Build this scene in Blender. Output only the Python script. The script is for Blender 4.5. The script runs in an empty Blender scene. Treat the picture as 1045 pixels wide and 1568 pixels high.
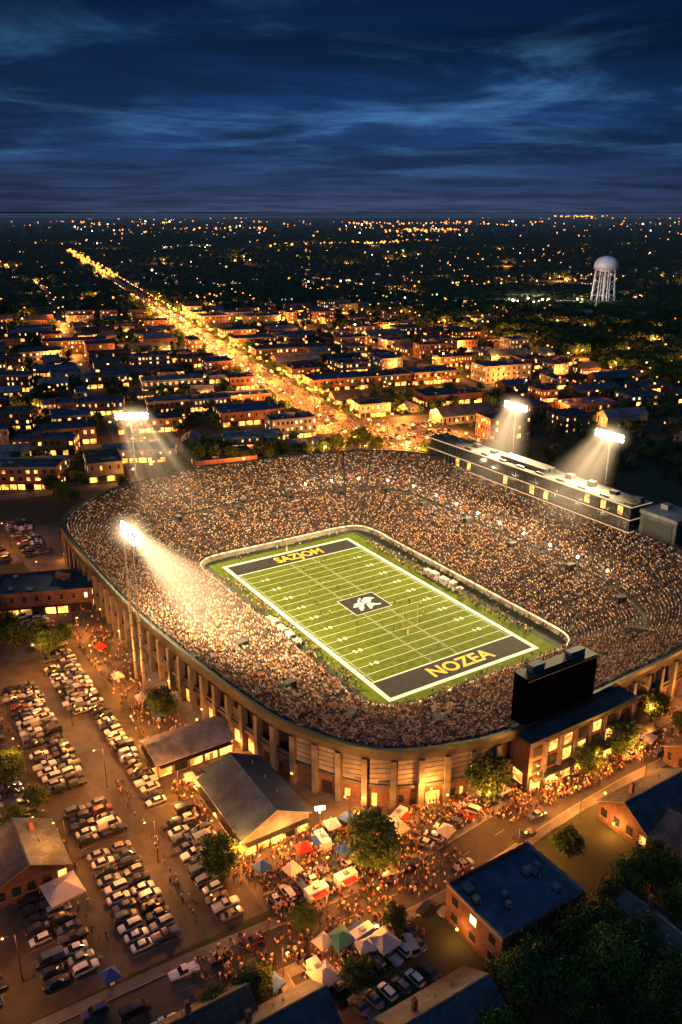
import bpy, bmesh, math, random
from mathutils import Vector, Matrix, noise
R=random.Random(7)
scene=bpy.context.scene; COL=scene.collection
scene.view_settings.view_transform='Standard'; scene.view_settings.look='None'; scene.view_settings.exposure=0
rad=math.radians
SOD=(1,.33,.05)
# ---------------------------------------------------------------- frames
P0=(8.25,266.0); AE=math.atan2(-.846,.533)
ca,sa=math.cos(AE),math.sin(AE)
def FW(a,b): return (P0[0]+ca*a-sa*b, P0[1]+sa*a+ca*b)
def toF(x,y):
    x-=P0[0]; y-=P0[1]; return (ca*x+sa*y, -sa*x+ca*y)
S0=(3.0,511.0); AT=math.atan2(.355,.935); ct,st=math.cos(AT),math.sin(AT)
def TW(s,r): return (S0[0]-st*s+ct*r, S0[1]+ct*s+st*r)
def toT(x,y):
    x-=S0[0]; y-=S0[1]; return (-st*x+ct*y, ct*x+st*y)
# ---------------------------------------------------------------- materials
def nt(m):
    m.use_nodes=True; return m.node_tree.nodes,m.node_tree.links
def mat(name,col,rough=.8,var=.25,scale=.6,metal=0,detail=6,bump=0,col2=None,coat=0,spec=.4,big=0):
    m=bpy.data.materials.new(name); n,l=nt(m); p=n['Principled BSDF']
    p.inputs['Roughness'].default_value=rough; p.inputs['Metallic'].default_value=metal
    p.inputs['Specular IOR Level'].default_value=spec
    p.inputs['Coat Weight'].default_value=coat
    tc=n.new('ShaderNodeTexCoord'); ns=n.new('ShaderNodeTexNoise'); ns.inputs['Scale'].default_value=scale; ns.inputs['Detail'].default_value=detail
    ns.inputs['Roughness'].default_value=.65
    l.new(tc.outputs['Object'],ns.inputs['Vector'])
    rp=n.new('ShaderNodeValToRGB'); e=rp.color_ramp.elements
    c2=col2 if col2 else [min(1,c*(1+var)) for c in col]
    e[0].position=.3; e[0].color=[c*(1-var) for c in col]+[1] if not col2 else list(col)+[1]
    e[1].position=.7; e[1].color=list(c2)+[1]
    l.new(ns.outputs['Fac'],rp.inputs['Fac']); out=rp.outputs['Color']
    if big:
        n2=n.new('ShaderNodeTexNoise'); n2.inputs['Scale'].default_value=big; n2.inputs['Detail'].default_value=3
        l.new(tc.outputs['Object'],n2.inputs['Vector'])
        mr=n.new('ShaderNodeMapRange'); mr.inputs['From Min'].default_value=.3; mr.inputs['From Max'].default_value=.7
        mr.inputs['To Min'].default_value=.55; mr.inputs['To Max'].default_value=1.35
        l.new(n2.outputs['Fac'],mr.inputs['Value'])
        vm=n.new('ShaderNodeVectorMath'); vm.operation='SCALE'; l.new(out,vm.inputs[0]); l.new(mr.outputs[0],vm.inputs['Scale']); out=vm.outputs[0]
    l.new(out,p.inputs['Base Color'])
    if bump:
        b=n.new('ShaderNodeBump'); b.inputs['Strength'].default_value=bump; b.inputs['Distance'].default_value=.05
        l.new(ns.outputs['Fac'],b.inputs['Height']); l.new(b.outputs['Normal'],p.inputs['Normal'])
    return m
def emat(name,col,s,sample=False,var=0,sc=.35):
    m=bpy.data.materials.new(name); n,l=nt(m); p=n['Principled BSDF']
    p.inputs['Base Color'].default_value=(*[min(1,c*.5) for c in col],1)
    p.inputs['Emission Color'].default_value=(*col,1); p.inputs['Emission Strength'].default_value=s
    if var:
        tc=n.new('ShaderNodeTexCoord'); ns=n.new('ShaderNodeTexNoise'); ns.inputs['Scale'].default_value=sc; ns.inputs['Detail'].default_value=4
        l.new(tc.outputs['Object'],ns.inputs['Vector']); mr=n.new('ShaderNodeMapRange')
        mr.inputs['From Min'].default_value=.38; mr.inputs['From Max'].default_value=.62
        mr.inputs['To Min'].default_value=s*(1-var); mr.inputs['To Max'].default_value=s*(1+var)
        l.new(ns.outputs['Fac'],mr.inputs['Value']); l.new(mr.outputs[0],p.inputs['Emission Strength'])
    if not sample: m.cycles.emission_sampling='NONE'
    return m
def rmat(name,cols,rough=.8,coat=0,metal=0):
    m=bpy.data.materials.new(name); n,l=nt(m); p=n['Principled BSDF']; p.inputs['Roughness'].default_value=rough
    p.inputs['Coat Weight'].default_value=coat; p.inputs['Metallic'].default_value=metal
    oi=n.new('ShaderNodeObjectInfo'); rp=n.new('ShaderNodeValToRGB'); rp.color_ramp.interpolation='CONSTANT'
    e=rp.color_ramp.elements; tot=sum(w for c,w in cols); acc=0
    for i,(c,w) in enumerate(cols):
        el=e[i] if i<2 else e.new(acc)
        el.position=acc; el.color=(*c,1); acc+=w/tot
    l.new(oi.outputs['Random'],rp.inputs['Fac']); l.new(rp.outputs['Color'],p.inputs['Base Color'])
    return m
M={}
M['ground']=mat('ground_grass_soil',(.024,.040,.018),.95,col2=(.048,.050,.028),scale=.02,detail=10,big=.003)
M['asphalt']=mat('asphalt',(.060,.051,.045),.75,.4,.25,detail=10,bump=.2,big=.05)
M['asphalt_town']=mat('asphalt_town',(.09,.08,.07),.7,.3,.1,detail=8)
M['walk']=mat('pavement_concrete',(.13,.118,.105),.85,.3,.5,bump=.2,big=.08)
M['plaza']=mat('plaza_paving',(.10,.086,.073),.8,.4,.35,detail=10,bump=.2,big=.07)
M['apron']=mat('sideline_surface',(.045,.055,.030),.9,.35,.4)
M['kerb']=mat('kerb_stone',(.22,.205,.19),.85,.2,1)
M['paint']=mat('white_paint',(.80,.80,.72),.7,.10,.8)
M['bay']=mat('worn_bay_paint',(.26,.25,.22),.8,.5,.8)
M['ypaint']=mat('gold_paint',(.80,.52,.04),.7,.12,.8)
M['black']=mat('endzone_paint',(.024,.024,.026),.9,.3,.5)
M['conc']=mat('concrete',(.125,.118,.108),.85,.4,.35,bump=.3,big=.07)
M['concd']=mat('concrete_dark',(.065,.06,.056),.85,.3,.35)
M['step']=mat('stand_concrete',(.12,.10,.085),.85,.3,.6)
M['brick']=mat('brick',(.25,.11,.065),.85,.35,1.2,detail=8,bump=.3,big=.15)
M['brickd']=mat('brick_dark',(.13,.068,.048),.85,.35,1.2,detail=8,big=.15)
M['cream']=mat('painted_render',(.34,.30,.245),.8,.2,.6,big=.2)
M['grey']=mat('grey_render',(.19,.18,.17),.8,.25,.6,big=.2)
M['teal']=mat('rim_steel_green',(.03,.05,.045),.5,.25,.4,metal=.3)
M['dark']=mat('dark_recess',(.012,.012,.014),.7,.3,.5)
M['steel']=mat('galvanised_steel',(.34,.34,.34),.5,.15,1,metal=.7)
M['dsteel']=mat('dark_steel',(.05,.055,.06),.5,.2,1,metal=.5)
M['white']=mat('white_metal',(.66,.66,.64),.5,.08,1)
M['whitetank']=mat('tank_paint',(.55,.6,.68),.5,.1,.2)
M['roofblue']=mat('roof_blue_metal',(.065,.105,.15),.5,.3,.4,metal=.15,big=.1)
M['roofdark']=mat('roof_shingle_dark',(.065,.072,.085),.85,.4,1.5,detail=9,big=.3)
M['roofgrey']=mat('roof_grey',(.20,.20,.21),.75,.35,.5,detail=8,big=.12)
M['roofbox']=mat('press_roof',(.06,.06,.065),.8,.3,.4)
M['roofbrown']=mat('roof_shingle_brown',(.09,.065,.05),.9,.4,1.5,detail=9,big=.3)
M['glass']=mat('dark_glass',(.02,.025,.03),.12,.2,1,spec=.8)
M['screen']=mat('scoreboard_screen',(.0012,.0013,.0018),.95,.2,1,spec=0)
M['trunk']=mat('tree_bark',(.07,.05,.035),.95,.3,3)
M['litwin']=emat('lit_window',(1,.42,.09),1.8,var=.85,sc=.5)
M['litwhite']=emat('lit_window_white',(1,.68,.36),1.9,var=.8,sc=.5)
M['shop']=emat('lit_shopfront',(1,.40,.07),2.7,var=.8,sc=.3)
M['lampo']=emat('sodium_lamp',(1,.40,.07),7)
M['lampfar']=emat('sodium_lamp_far',(1,.34,.045),3.2)
M['lampw']=emat('white_lamp',(1,.78,.50),10)
M['flood']=emat('floodlight_lens',(1,.84,.58),24)
M['trim']=emat('lit_trim',(1,.70,.40),.45)
M['walltrim']=emat('wall_top_light',(1,.68,.36),1.1,var=.8,sc=.5)
M['head']=emat('headlight',(1,.74,.38),8)
M['tail']=emat('tail_light',(1,.05,.02),2.5)
M['car']=rmat('car_paint',[((.62,.62,.60),5),((.03,.03,.035),6),((.30,.31,.32),3),((.10,.11,.12),4),((.05,.07,.13),2),((.18,.02,.015),1),((.66,.66,.64),3),((.02,.02,.02),4),((.25,.20,.14),1)],.35,coat=.6,metal=.1)
M['tyre']=mat('tyre_rubber',(.02,.02,.02),.9,.2,2)
M['rim']=mat('wheel_rim',(.35,.35,.35),.4,.1,2,metal=.8)
M['cloth']=rmat('shirt_cloth',[((.80,.58,.40),5),((.025,.025,.025),7),((.66,.32,.05),4),((.50,.23,.12),4),((.22,.07,.04),4),((.04,.05,.10),1.5),((.90,.76,.60),4),((.09,.06,.045),5),((.50,.12,.05),1.5)],.9)
M['trous']=rmat('trouser_cloth',[((.03,.035,.06),4),((.02,.02,.02),3),((.22,.18,.13),2),((.10,.10,.11),2)],.9)
M['skin']=rmat('skin',[((.58,.30,.18),5),((.44,.22,.12),2),((.16,.08,.05),3),((.09,.05,.03),1)],.6)
M['hair']=rmat('hair',[((.02,.015,.01),5),((.06,.035,.02),3),((.25,.16,.07),1),((.6,.55,.5),1)],.8)
M['tentw']=mat('tent_canvas_white',(.46,.43,.40),.85,.15,.6)
M['tentt']=mat('tent_canvas_teal',(.05,.18,.17),.85,.15,.6)
M['tentb']=mat('tent_canvas_blue',(.03,.08,.30),.85,.15,.6)
M['tentr']=mat('tent_canvas_red',(.40,.03,.02),.85,.15,.6)
def turf():
    m=bpy.data.materials.new('turf'); n,l=nt(m); p=n['Principled BSDF']; p.inputs['Roughness'].default_value=.9; p.inputs['Specular IOR Level'].default_value=.15
    tc=n.new('ShaderNodeTexCoord'); sp=n.new('ShaderNodeSeparateXYZ'); l.new(tc.outputs['Object'],sp.inputs[0])
    mt=n.new('ShaderNodeMath'); mt.operation='DIVIDE'; mt.inputs[1].default_value=18.0; l.new(sp.outputs['X'],mt.inputs[0])
    fr=n.new('ShaderNodeMath'); fr.operation='FRACT'; l.new(mt.outputs[0],fr.inputs[0])
    gt=n.new('ShaderNodeMath'); gt.operation='GREATER_THAN'; gt.inputs[1].default_value=.5; l.new(fr.outputs[0],gt.inputs[0])
    mx=n.new('ShaderNodeMix'); mx.data_type='RGBA'; mx.inputs['A'].default_value=(.108,.148,.009,1); mx.inputs['B'].default_value=(.122,.164,.010,1)
    l.new(gt.outputs[0],mx.inputs['Factor'])
    ns=n.new('ShaderNodeTexNoise'); ns.inputs['Scale'].default_value=.5; ns.inputs['Detail'].default_value=9; l.new(tc.outputs['Object'],ns.inputs['Vector'])
    mr=n.new('ShaderNodeMapRange'); mr.inputs['From Min'].default_value=.3; mr.inputs['From Max'].default_value=.7; mr.inputs['To Min'].default_value=.70; mr.inputs['To Max'].default_value=1.2
    l.new(ns.outputs['Fac'],mr.inputs['Value'])
    vm=n.new('ShaderNodeVectorMath'); vm.operation='SCALE'; l.new(mx.outputs['Result'],vm.inputs[0]); l.new(mr.outputs[0],vm.inputs['Scale'])
    l.new(vm.outputs[0],p.inputs['Base Color']); return m
M['turf']=turf()
def leafmat(name,c1,c2):
    m=bpy.data.materials.new(name); n,l=nt(m); p=n['Principled BSDF']; p.inputs['Roughness'].default_value=.8; p.inputs['Specular IOR Level'].default_value=.2
    tc=n.new('ShaderNodeTexCoord'); ns=n.new('ShaderNodeTexNoise'); ns.inputs['Scale'].default_value=.7; ns.inputs['Detail'].default_value=5
    l.new(tc.outputs['Object'],ns.inputs['Vector']); rp=n.new('ShaderNodeValToRGB'); e=rp.color_ramp.elements
    e[0].position=.35; e[0].color=(*c1,1); e[1].position=.65; e[1].color=(*c2,1); l.new(ns.outputs['Fac'],rp.inputs['Fac'])
    oi=n.new('ShaderNodeObjectInfo'); mr=n.new('ShaderNodeMapRange'); mr.inputs['To Min'].default_value=.65; mr.inputs['To Max'].default_value=1.35
    l.new(oi.outputs['Random'],mr.inputs['Value']); vm=n.new('ShaderNodeVectorMath'); vm.operation='SCALE'
    l.new(rp.outputs['Color'],vm.inputs[0]); l.new(mr.outputs[0],vm.inputs['Scale']); l.new(vm.outputs[0],p.inputs['Base Color']); return m
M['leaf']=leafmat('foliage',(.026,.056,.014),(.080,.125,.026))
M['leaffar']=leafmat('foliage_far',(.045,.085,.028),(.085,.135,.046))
# ---------------------------------------------------------------- mesh builder
class MB:
    def __init__(s): s.v=[];s.f=[];s.m=[];s.mats=[]
    def mi(s,k):
        if k not in s.mats: s.mats.append(k)
        return s.mats.index(k)
    def face(s,pts,k):
        i=len(s.v); s.v+= [tuple(p) for p in pts]; s.f.append(tuple(range(i,i+len(pts)))); s.m.append(s.mi(k))
    def box(s,cx,cy,z0,z1,sx,sy,k,rot=0,top=None):
        c,n=math.cos(rot),math.sin(rot); P=[]
        for dx,dy in ((-1,-1),(1,-1),(1,1),(-1,1)):
            x,y=dx*sx/2,dy*sy/2; P.append((cx+x*c-y*n,cy+x*n+y*c))
        s.prism(P,z0,z1,k,top)
    def prism(s,P,z0,z1,k,top=None,scale=1):
        n=len(P); i=len(s.v); cx=sum(p[0] for p in P)/n; cy=sum(p[1] for p in P)/n
        s.v+=[(p[0],p[1],z0) for p in P]+[(cx+(p[0]-cx)*scale,cy+(p[1]-cy)*scale,z1) for p in P]
        mi=s.mi(k); mt=s.mi(top) if top else mi
        for j in range(n):
            q=(j+1)%n; s.f.append((i+j,i+q,i+n+q,i+n+j)); s.m.append(mi)
        s.f.append(tuple(i+n+j for j in range(n))); s.m.append(mt)
        s.f.append(tuple(i+n-1-j for j in range(n))); s.m.append(mi)
    def cyl(s,cx,cy,z0,z1,r0,r1,k,n=8,top=None):
        P=[(cx+r0*math.cos(2*math.pi*j/n),cy+r0*math.sin(2*math.pi*j/n)) for j in range(n)]
        s.prism(P,z0,z1,k,top,scale=r1/r0)
    def tube(s,a,b,r0,r1,k,n=5):
        a=Vector(a);b=Vector(b);d=(b-a)
        if d.length<1e-6: return
        d.normalize(); up=Vector((0,0,1)) if abs(d.z)<.9 else Vector((1,0,0)); x=d.cross(up).normalized(); y=d.cross(x)
        i=len(s.v)
        for p,r in ((a,r0),(b,r1)):
            for j in range(n):
                t=2*math.pi*j/n; s.v.append(tuple(p+x*r*math.cos(t)+y*r*math.sin(t)))
        mi=s.mi(k)
        for j in range(n):
            q=(j+1)%n; s.f.append((i+j,i+q,i+n+q,i+n+j)); s.m.append(mi)
        s.f.append(tuple(i+n+j for j in range(n))); s.m.append(mi); s.f.append(tuple(i+n-1-j for j in range(n))); s.m.append(mi)
    def ball(s,c,r,k,n=8,h=5,z0=-1,sz=1):
        i=len(s.v); mi=s.mi(k)
        for a in range(h+1):
            ph=-math.pi/2+math.pi*a/h
            if z0>-1: ph=max(ph,math.asin(z0))
            for j in range(n):
                t=2*math.pi*j/n; s.v.append((c[0]+r*math.cos(ph)*math.cos(t),c[1]+r*math.cos(ph)*math.sin(t),c[2]+r*sz*math.sin(ph)))
        for a in range(h):
            for j in range(n):
                q=(j+1)%n; s.f.append((i+a*n+j,i+a*n+q,i+(a+1)*n+q,i+(a+1)*n+j)); s.m.append(mi)
    def mesh(s,name):
        me=bpy.data.meshes.new(name); me.from_pydata(s.v,[],s.f)
        for k in s.mats: me.materials.append(M[k])
        me.polygons.foreach_set('material_index',s.m); me.update(); return me
    def obj(s,name,loc=(0,0,0),rot=0,parent=None,smooth=False,coll=None):
        me=s.mesh(name)
        if smooth: me.polygons.foreach_set('use_smooth',[True]*len(me.polygons))
        return place(me,name,loc,rot,parent,coll)
def place(me,name,loc=(0,0,0),rot=0,parent=None,coll=None,scale=None):
    o=bpy.data.objects.new(name,me); (coll or COL).objects.link(o)
    o.location=loc if len(loc)==3 else (loc[0],loc[1],0); o.rotation_euler=(0,0,rot)
    if scale: o.scale=scale if hasattr(scale,'__len__') else (scale,)*3
    if parent: o.parent=parent
    return o
def empty(name,loc=(0,0,0),rot=0):
    o=bpy.data.objects.new(name,None); COL.objects.link(o); o.location=loc; o.rotation_euler=(0,0,rot); return o
FL=(P0[0],P0[1],0)
NL=[0]
def plight(x,y,z,P,col=SOD,r=.4,parent=None,name='bulb'):
    d=bpy.data.lights.new(name,'POINT'); d.energy=P; d.color=col; d.shadow_soft_size=r
    o=bpy.data.objects.new(name,d); COL.objects.link(o); o.location=(x,y,z); NL[0]+=1
    if parent: o.parent=parent
    return o
# ---------------------------------------------------------------- instancing
def scatter(name,pts,objs,loc=(0,0,0),rot=0):
    c=bpy.data.collections.new(name+'_parts')
    for o in objs:
        for cc in list(o.users_collection): cc.objects.unlink(o)
        c.objects.link(o)
    me=bpy.data.meshes.new(name); me.from_pydata([p[:3] for p in pts],[],[])
    a=me.attributes.new('rz','FLOAT','POINT'); a.data.foreach_set('value',[p[3] for p in pts])
    a=me.attributes.new('sc','FLOAT','POINT'); a.data.foreach_set('value',[p[4] for p in pts])
    o=place(me,name,loc,rot)
    g=bpy.data.node_groups.new(name,'GeometryNodeTree')
    g.interface.new_socket('Geometry',in_out='INPUT',socket_type='NodeSocketGeometry'); g.interface.new_socket('Geometry',in_out='OUTPUT',socket_type='NodeSocketGeometry')
    n=g.nodes; l=g.links; gi=n.new('NodeGroupInput'); go=n.new('NodeGroupOutput'); ip=n.new('GeometryNodeInstanceOnPoints'); ci=n.new('GeometryNodeCollectionInfo')
    ci.inputs['Collection'].default_value=c; ci.inputs['Separate Children'].default_value=True; ci.inputs['Reset Children'].default_value=True
    ip.inputs['Pick Instance'].default_value=True
    na=n.new('GeometryNodeInputNamedAttribute'); na.data_type='FLOAT'; na.inputs['Name'].default_value='rz'
    nb=n.new('GeometryNodeInputNamedAttribute'); nb.data_type='FLOAT'; nb.inputs['Name'].default_value='sc'
    cx=n.new('ShaderNodeCombineXYZ'); l.new(na.outputs['Attribute'],cx.inputs['Z'])
    er=n.new('FunctionNodeEulerToRotation'); l.new(cx.outputs[0],er.inputs[0])
    cs=n.new('ShaderNodeCombineXYZ'); [l.new(nb.outputs['Attribute'],cs.inputs[k]) for k in 'XYZ']
    l.new(gi.outputs[0],ip.inputs['Points']); l.new(ci.outputs[0],ip.inputs['Instance']); l.new(er.outputs[0],ip.inputs['Rotation']); l.new(cs.outputs[0],ip.inputs['Scale'])
    l.new(ip.outputs[0],go.inputs[0])
    md=o.modifiers.new('instances','NODES'); md.node_group=g
    return o
# ---------------------------------------------------------------- people
def person(pose,sub=1):
    sit=pose=='sit'; zp=.50 if sit else .95; zo=zp-.95
    J={}; E=[]
    def j(n,p,r,lab,par=None):
        J[n]=(len(J),p,r,lab)
        if par: E.append((J[par][0],J[n][0]))
    j('pel',(0,0,zp),.15,1); j('sp',(0,-.01,1.17+zo),.14,0,'pel'); j('ch',(0,0,1.37+zo),.165,0,'sp'); j('nk',(0,.01,1.50+zo),.06,2,'ch')
    j('hb',(0,.03,1.58+zo),.085,2,'nk'); j('ht',(0,.02,1.70+zo),.085,3,'hb')
    for s,x in (('l',-1),('r',1)):
        j('sh'+s,(x*.19,0,1.41+zo),.07,0,'ch')
        if pose=='cheer': el=(x*.32,.05,1.60+zo); wr=(x*.26,.12,1.86+zo); hd=(x*.25,.14,1.96+zo)
        elif pose=='clap' or sit: el=(x*.26,.12,1.17+zo); wr=(x*.10,.34,1.22+zo); hd=(x*.04,.40,1.25+zo)
        elif pose=='walk': el=(x*.25,-.08*x,1.15+zo); wr=(x*.25,.12-.2*x,.95); hd=(x*.25,.16-.22*x,.88)
        else: el=(x*.26,-.02,1.14+zo); wr=(x*.27,.06,.90); hd=(x*.27,.09,.81)
        j('el'+s,el,.05,0,'sh'+s); j('wr'+s,wr,.035,2,'el'+s); j('hd'+s,hd,.04,2,'wr'+s)
        j('hp'+s,(x*.10,0,zp-.06),.10,1,'pel')
        if sit: kn=(x*.13,.42,.50); an=(x*.12,.40,.10); to=(x*.13,.55,.05)
        elif pose=='walk': kn=(x*.1,.05+.14*x,.5); an=(x*.1,.28*x-.04,.11 if x>0 else .16); to=(x*.11,.28*x+.12,.05)
        else: kn=(x*.12,.03,.5); an=(x*.12,0,.09); to=(x*.13,.15,.05)
        j('kn'+s,kn,.07,1,'hp'+s); j('an'+s,an,.045,1,'kn'+s); j('to'+s,to,.045,4,'an'+s)
    me=bpy.data.meshes.new('p'); vs=[v[1] for v in J.values()]; me.from_pydata(vs,E,[])
    o=bpy.data.objects.new('p',me); COL.objects.link(o); md=o.modifiers.new('s','SKIN')
    sv=me.skin_vertices[0].data
    for i,v in enumerate(J.values()): sv[i].radius=(v[2],v[2]*(.72 if v[3]==0 and v[2]>.1 else 1))
    sv[0].use_root=True
    if sub: o.modifiers.new('ss','SUBSURF').levels=sub; o.modifiers['ss'].render_levels=sub
    dg=bpy.context.evaluated_depsgraph_get(); nm=bpy.data.meshes.new_from_object(o.evaluated_get(dg)); bpy.data.objects.remove(o)
    nm.materials.clear()
    for k in ('cloth','trous','skin','hair','tyre'): nm.materials.append(M[k])
    L=[(Vector(v[1]),v[3],v[2]) for v in J.values()]
    for f in nm.polygons:
        c=f.center; b=min(L,key=lambda t:(t[0]-c).length-t[2]*.6); k=b[1]
        if k==3 and c.y>.05 and c.z<1.70+zo: k=2
        f.material_index=k; f.use_smooth=True
    ob=bpy.data.objects.new('spectator_'+pose,nm); COL.objects.link(ob); return ob
# ---------------------------------------------------------------- stadium bowl outline  (outer a,b,z  -> inner a,b)
CT=[((100,-24,15),(63,-14)),((97,-41,15),(63,-25)),((90,-56,15),(59,-34)),((75,-66,15),(51,-38)),((59,-71,15),(42,-38)),((20,-76.5,15),(15,-38)),
((-13,-79,15),(-10,-38)),((-60,-79.5,15),(-42,-38)),((-92,-77.5,15.5),(-55,-38)),((-106,-67,17),(-61,-35)),((-112,-48,19.5),(-64,-28)),((-112,-14,22),(-64,-9)),
((-109,16,22),(-64,12)),((-103,47,22),(-64,29)),((-95,67,22),(-61,38)),((-77,84,22),(-52,41)),((-50,89.5,21),(-38,41)),((0,90,20.5),(-2,41)),((40,90,20.5),(30,41)),
((62,88,20),(46,41)),((80,79,18.5),(57,40)),((92,62,16.5),(62,35)),((96,43,15),(63,27)),((98.5,11,15),(63,6))]
def cr(p0,p1,p2,p3,t):
    return tuple(.5*((2*b)+(-a+c)*t+(2*a-5*b+4*c-d)*t*t+(-a+3*b-3*c+d)*t*t*t) for a,b,c,d in zip(p0,p1,p2,p3))
OUT=[];INN=[]; n=len(CT)
for i in range(n):
    k=[CT[(i+d)%n] for d in (-1,0,1,2)]
    L=math.dist(k[1][0][:2],k[2][0][:2]); m=max(2,round(L/2.4))
    for q in range(m):
        OUT.append(cr(k[0][0],k[1][0],k[2][0],k[3][0],q/m)); INN.append(cr(k[0][1],k[1][1],k[2][1],k[3][1],q/m))
NS=len(OUT)
NRM=[]
for i in range(NS):
    a=OUT[i-1];b=OUT[(i+1)%NS]; dx,dy=b[0]-a[0],b[1]-a[1]; d=math.hypot(dx,dy); t=(dx/d,dy/d)
    nx,ny=t[1],-t[0]
    if nx*OUT[i][0]+ny*OUT[i][1]<0: nx,ny=-nx,-ny
    NRM.append((nx,ny,math.atan2(t[1],t[0])))
ZI=2.0
def bowl(i,v):
    i%=NS; I=INN[i];O=OUT[i]; z=ZI+(O[2]-ZI)*(v**1.12)
    return (I[0]+(O[0]-I[0])*v, I[1]+(O[1]-I[1])*v, z)
NR=42
stad=empty('football_stadium',FL,AE)
mb=MB()
def rowv(k): return k/NR
for i in range(NS):
    for k in range(NR):
        z0=bowl(i,rowv(k))[2]; z0b=bowl(i+1,rowv(k))[2]; z1=bowl(i,rowv(k+1))[2]; z1b=bowl(i+1,rowv(k+1))[2]
        a=bowl(i,rowv(k));b=bowl(i+1,rowv(k));c=bowl(i+1,rowv(k+1));d=bowl(i,rowv(k+1))
        mb.face([(a[0],a[1],z0),(b[0],b[1],z0b),(c[0],c[1],z0b),(d[0],d[1],z0)],'step')
        mb.face([(d[0],d[1],z0),(c[0],c[1],z0b),(c[0],c[1],z1b),(d[0],d[1],z1)],'step')
mb.obj('stands',parent=stad)
def strip(mb,poly,nrm,o0,o1,f0,f1,k,closed=True,top=None):
    n=len(poly)
    for i in range(n if closed else n-1):
        j=(i+1)%n; A=poly[i];B=poly[j];na=nrm[i];nb=nrm[j]
        p=lambda P,N,o:(P[0]+N[0]*o,P[1]+N[1]*o)
        a0=p(A,na,o0);a1=p(A,na,o1);b0=p(B,nb,o0);b1=p(B,nb,o1); za,zb,zc,zd=f0(A),f1(A),f0(B),f1(B)
        mb.face([(*a1,za),(*b1,zc),(*b1,zd),(*a1,zb)],k); mb.face([(*a0,zb),(*b0,zd),(*b1,zd),(*a1,zb)],top or k)
        mb.face([(*a0,za),(*b0,zc),(*b0,zd),(*a0,zb)],k); mb.face([(*a0,za),(*b0,zc),(*b1,zc),(*a1,za)],k)
INR=[]
for i in range(NS):
    a=INN[i-1];b=INN[(i+1)%NS]; dx,dy=b[0]-a[0],b[1]-a[1]; d=math.hypot(dx,dy) or 1; nx,ny=dy/d,-dx/d
    if nx*INN[i][0]+ny*INN[i][1]<0: nx,ny=-nx,-ny
    INR.append((nx,ny))
mb=MB(); strip(mb,INN,INR,-.4,0.02,lambda p:0,lambda p:1.9,'cream',top='conc'); strip(mb,INN,INR,-.42,-.12,lambda p:1.902,lambda p:2.4,'walltrim',top='walltrim')
mb.obj('field_wall',parent=stad)
# outer facade
mb=MB()
strip(mb,OUT,NRM,0.02,.5,lambda p:0,lambda p:5.6,'brickd')
strip(mb,OUT,NRM,-1.2,-.7,lambda p:5.6,lambda p:p[2]-1.4,'dark')
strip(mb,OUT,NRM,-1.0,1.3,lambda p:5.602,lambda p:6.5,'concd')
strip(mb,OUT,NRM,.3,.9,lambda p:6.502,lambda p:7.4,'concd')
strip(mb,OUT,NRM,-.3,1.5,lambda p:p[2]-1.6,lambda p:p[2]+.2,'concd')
strip(mb,OUT,NRM,.9,1.75,lambda p:p[2]+.202,lambda p:p[2]+1.35,'teal')
s=0; nxt=0; PIER=[]
for i in range(NS):
    A=OUT[i];B=OUT[(i+1)%NS]; L=math.dist(A[:2],B[:2])
    while nxt<s+L:
        t=(nxt-s)/L; x=A[0]+(B[0]-A[0])*t; y=A[1]+(B[1]-A[1])*t; z=A[2]+(B[2]-A[2])*t; N=NRM[i]
        PIER.append((x,y,z,N)); nxt+=6.2
    s+=L
for q,(x,y,z,N) in enumerate(PIER):
    if x>97 and -25<y<13: continue
    mb.box(x+N[0]*1.05,y+N[1]*1.05,0,z-1.602,1.3,1.9,'conc',rot=N[2])
    x2,y2,_,N2=PIER[(q+1)%len(PIER)]; mx,my=(x+x2)/2,(y+y2)/2
    if (x>72 and y<-28):
        mb.box(mx+N[0]*.95,my+N[1]*.95,6.702,z-1.7,4.6,.25,'grey' if q%3 else 'conc',rot=N[2])
        for zz in (8,9.3,10.6,11.9): mb.box(mx+N[0]*1.1,my+N[1]*1.1,zz,zz+.12,4.6,.1,'concd',rot=N[2])
    elif q%5==2: mb.box(mx+N[0]*.6,my+N[1]*.6,7.4,10.4,4.4,.2,'concd',rot=N[2])
    r=R.random()
    if r<.4: mb.box(mx+N[0]*.56,my+N[1]*.56,.1,3.6,3.4,.12,'shop' if R.random()<.6 else 'dark',rot=N[2])
    elif r<.7:
        for dd in (-1.2,1.2): mb.box(mx+N[0]*.56+math.cos(N[2])*dd,my+N[1]*.56+math.sin(N[2])*dd,1.4,3.4,1.3,.12,'litwin' if R.random()<.4 else 'glass',rot=N[2])
mb.obj('outer_wall',parent=stad)
mb=MB()
for i in range(0,NS,2):
    O=OUT[i]; mb.box(O[0]+NRM[i][0]*.6,O[1]+NRM[i][1]*.6,O[2]+.15,O[2]+2.4,.12,.12,'dsteel')
strip(mb,OUT,NRM,.55,.65,lambda p:p[2]+2.3,lambda p:p[2]+2.4,'dsteel')
mb.obj('rim_railing',parent=stad)
mb=MB(); VOM=[]
cnt=0
for i in range(6,NS,13):
    v=.46 if cnt%2 else .5; cnt+=1; p=bowl(i,v); N=NRM[i]; ang=math.atan2(N[1],N[0]); VOM.append((p[0],p[1]))
    mb.box(p[0],p[1],p[2]-.6,p[2]+1.9,3.4,2.2,'concd',rot=ang,top='concd')
    mb.box(p[0]-N[0]*1.72,p[1]-N[1]*1.72,p[2]-.3,p[2]+1.7,.1,1.6,'dark',rot=ang)
mb.obj('stair_portals',parent=stad)
g=MB()
idx=[i for i in range(NS) if (OUT[i][1]>30 and OUT[i][0]<70)]
last=None; lamps=[]
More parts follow.
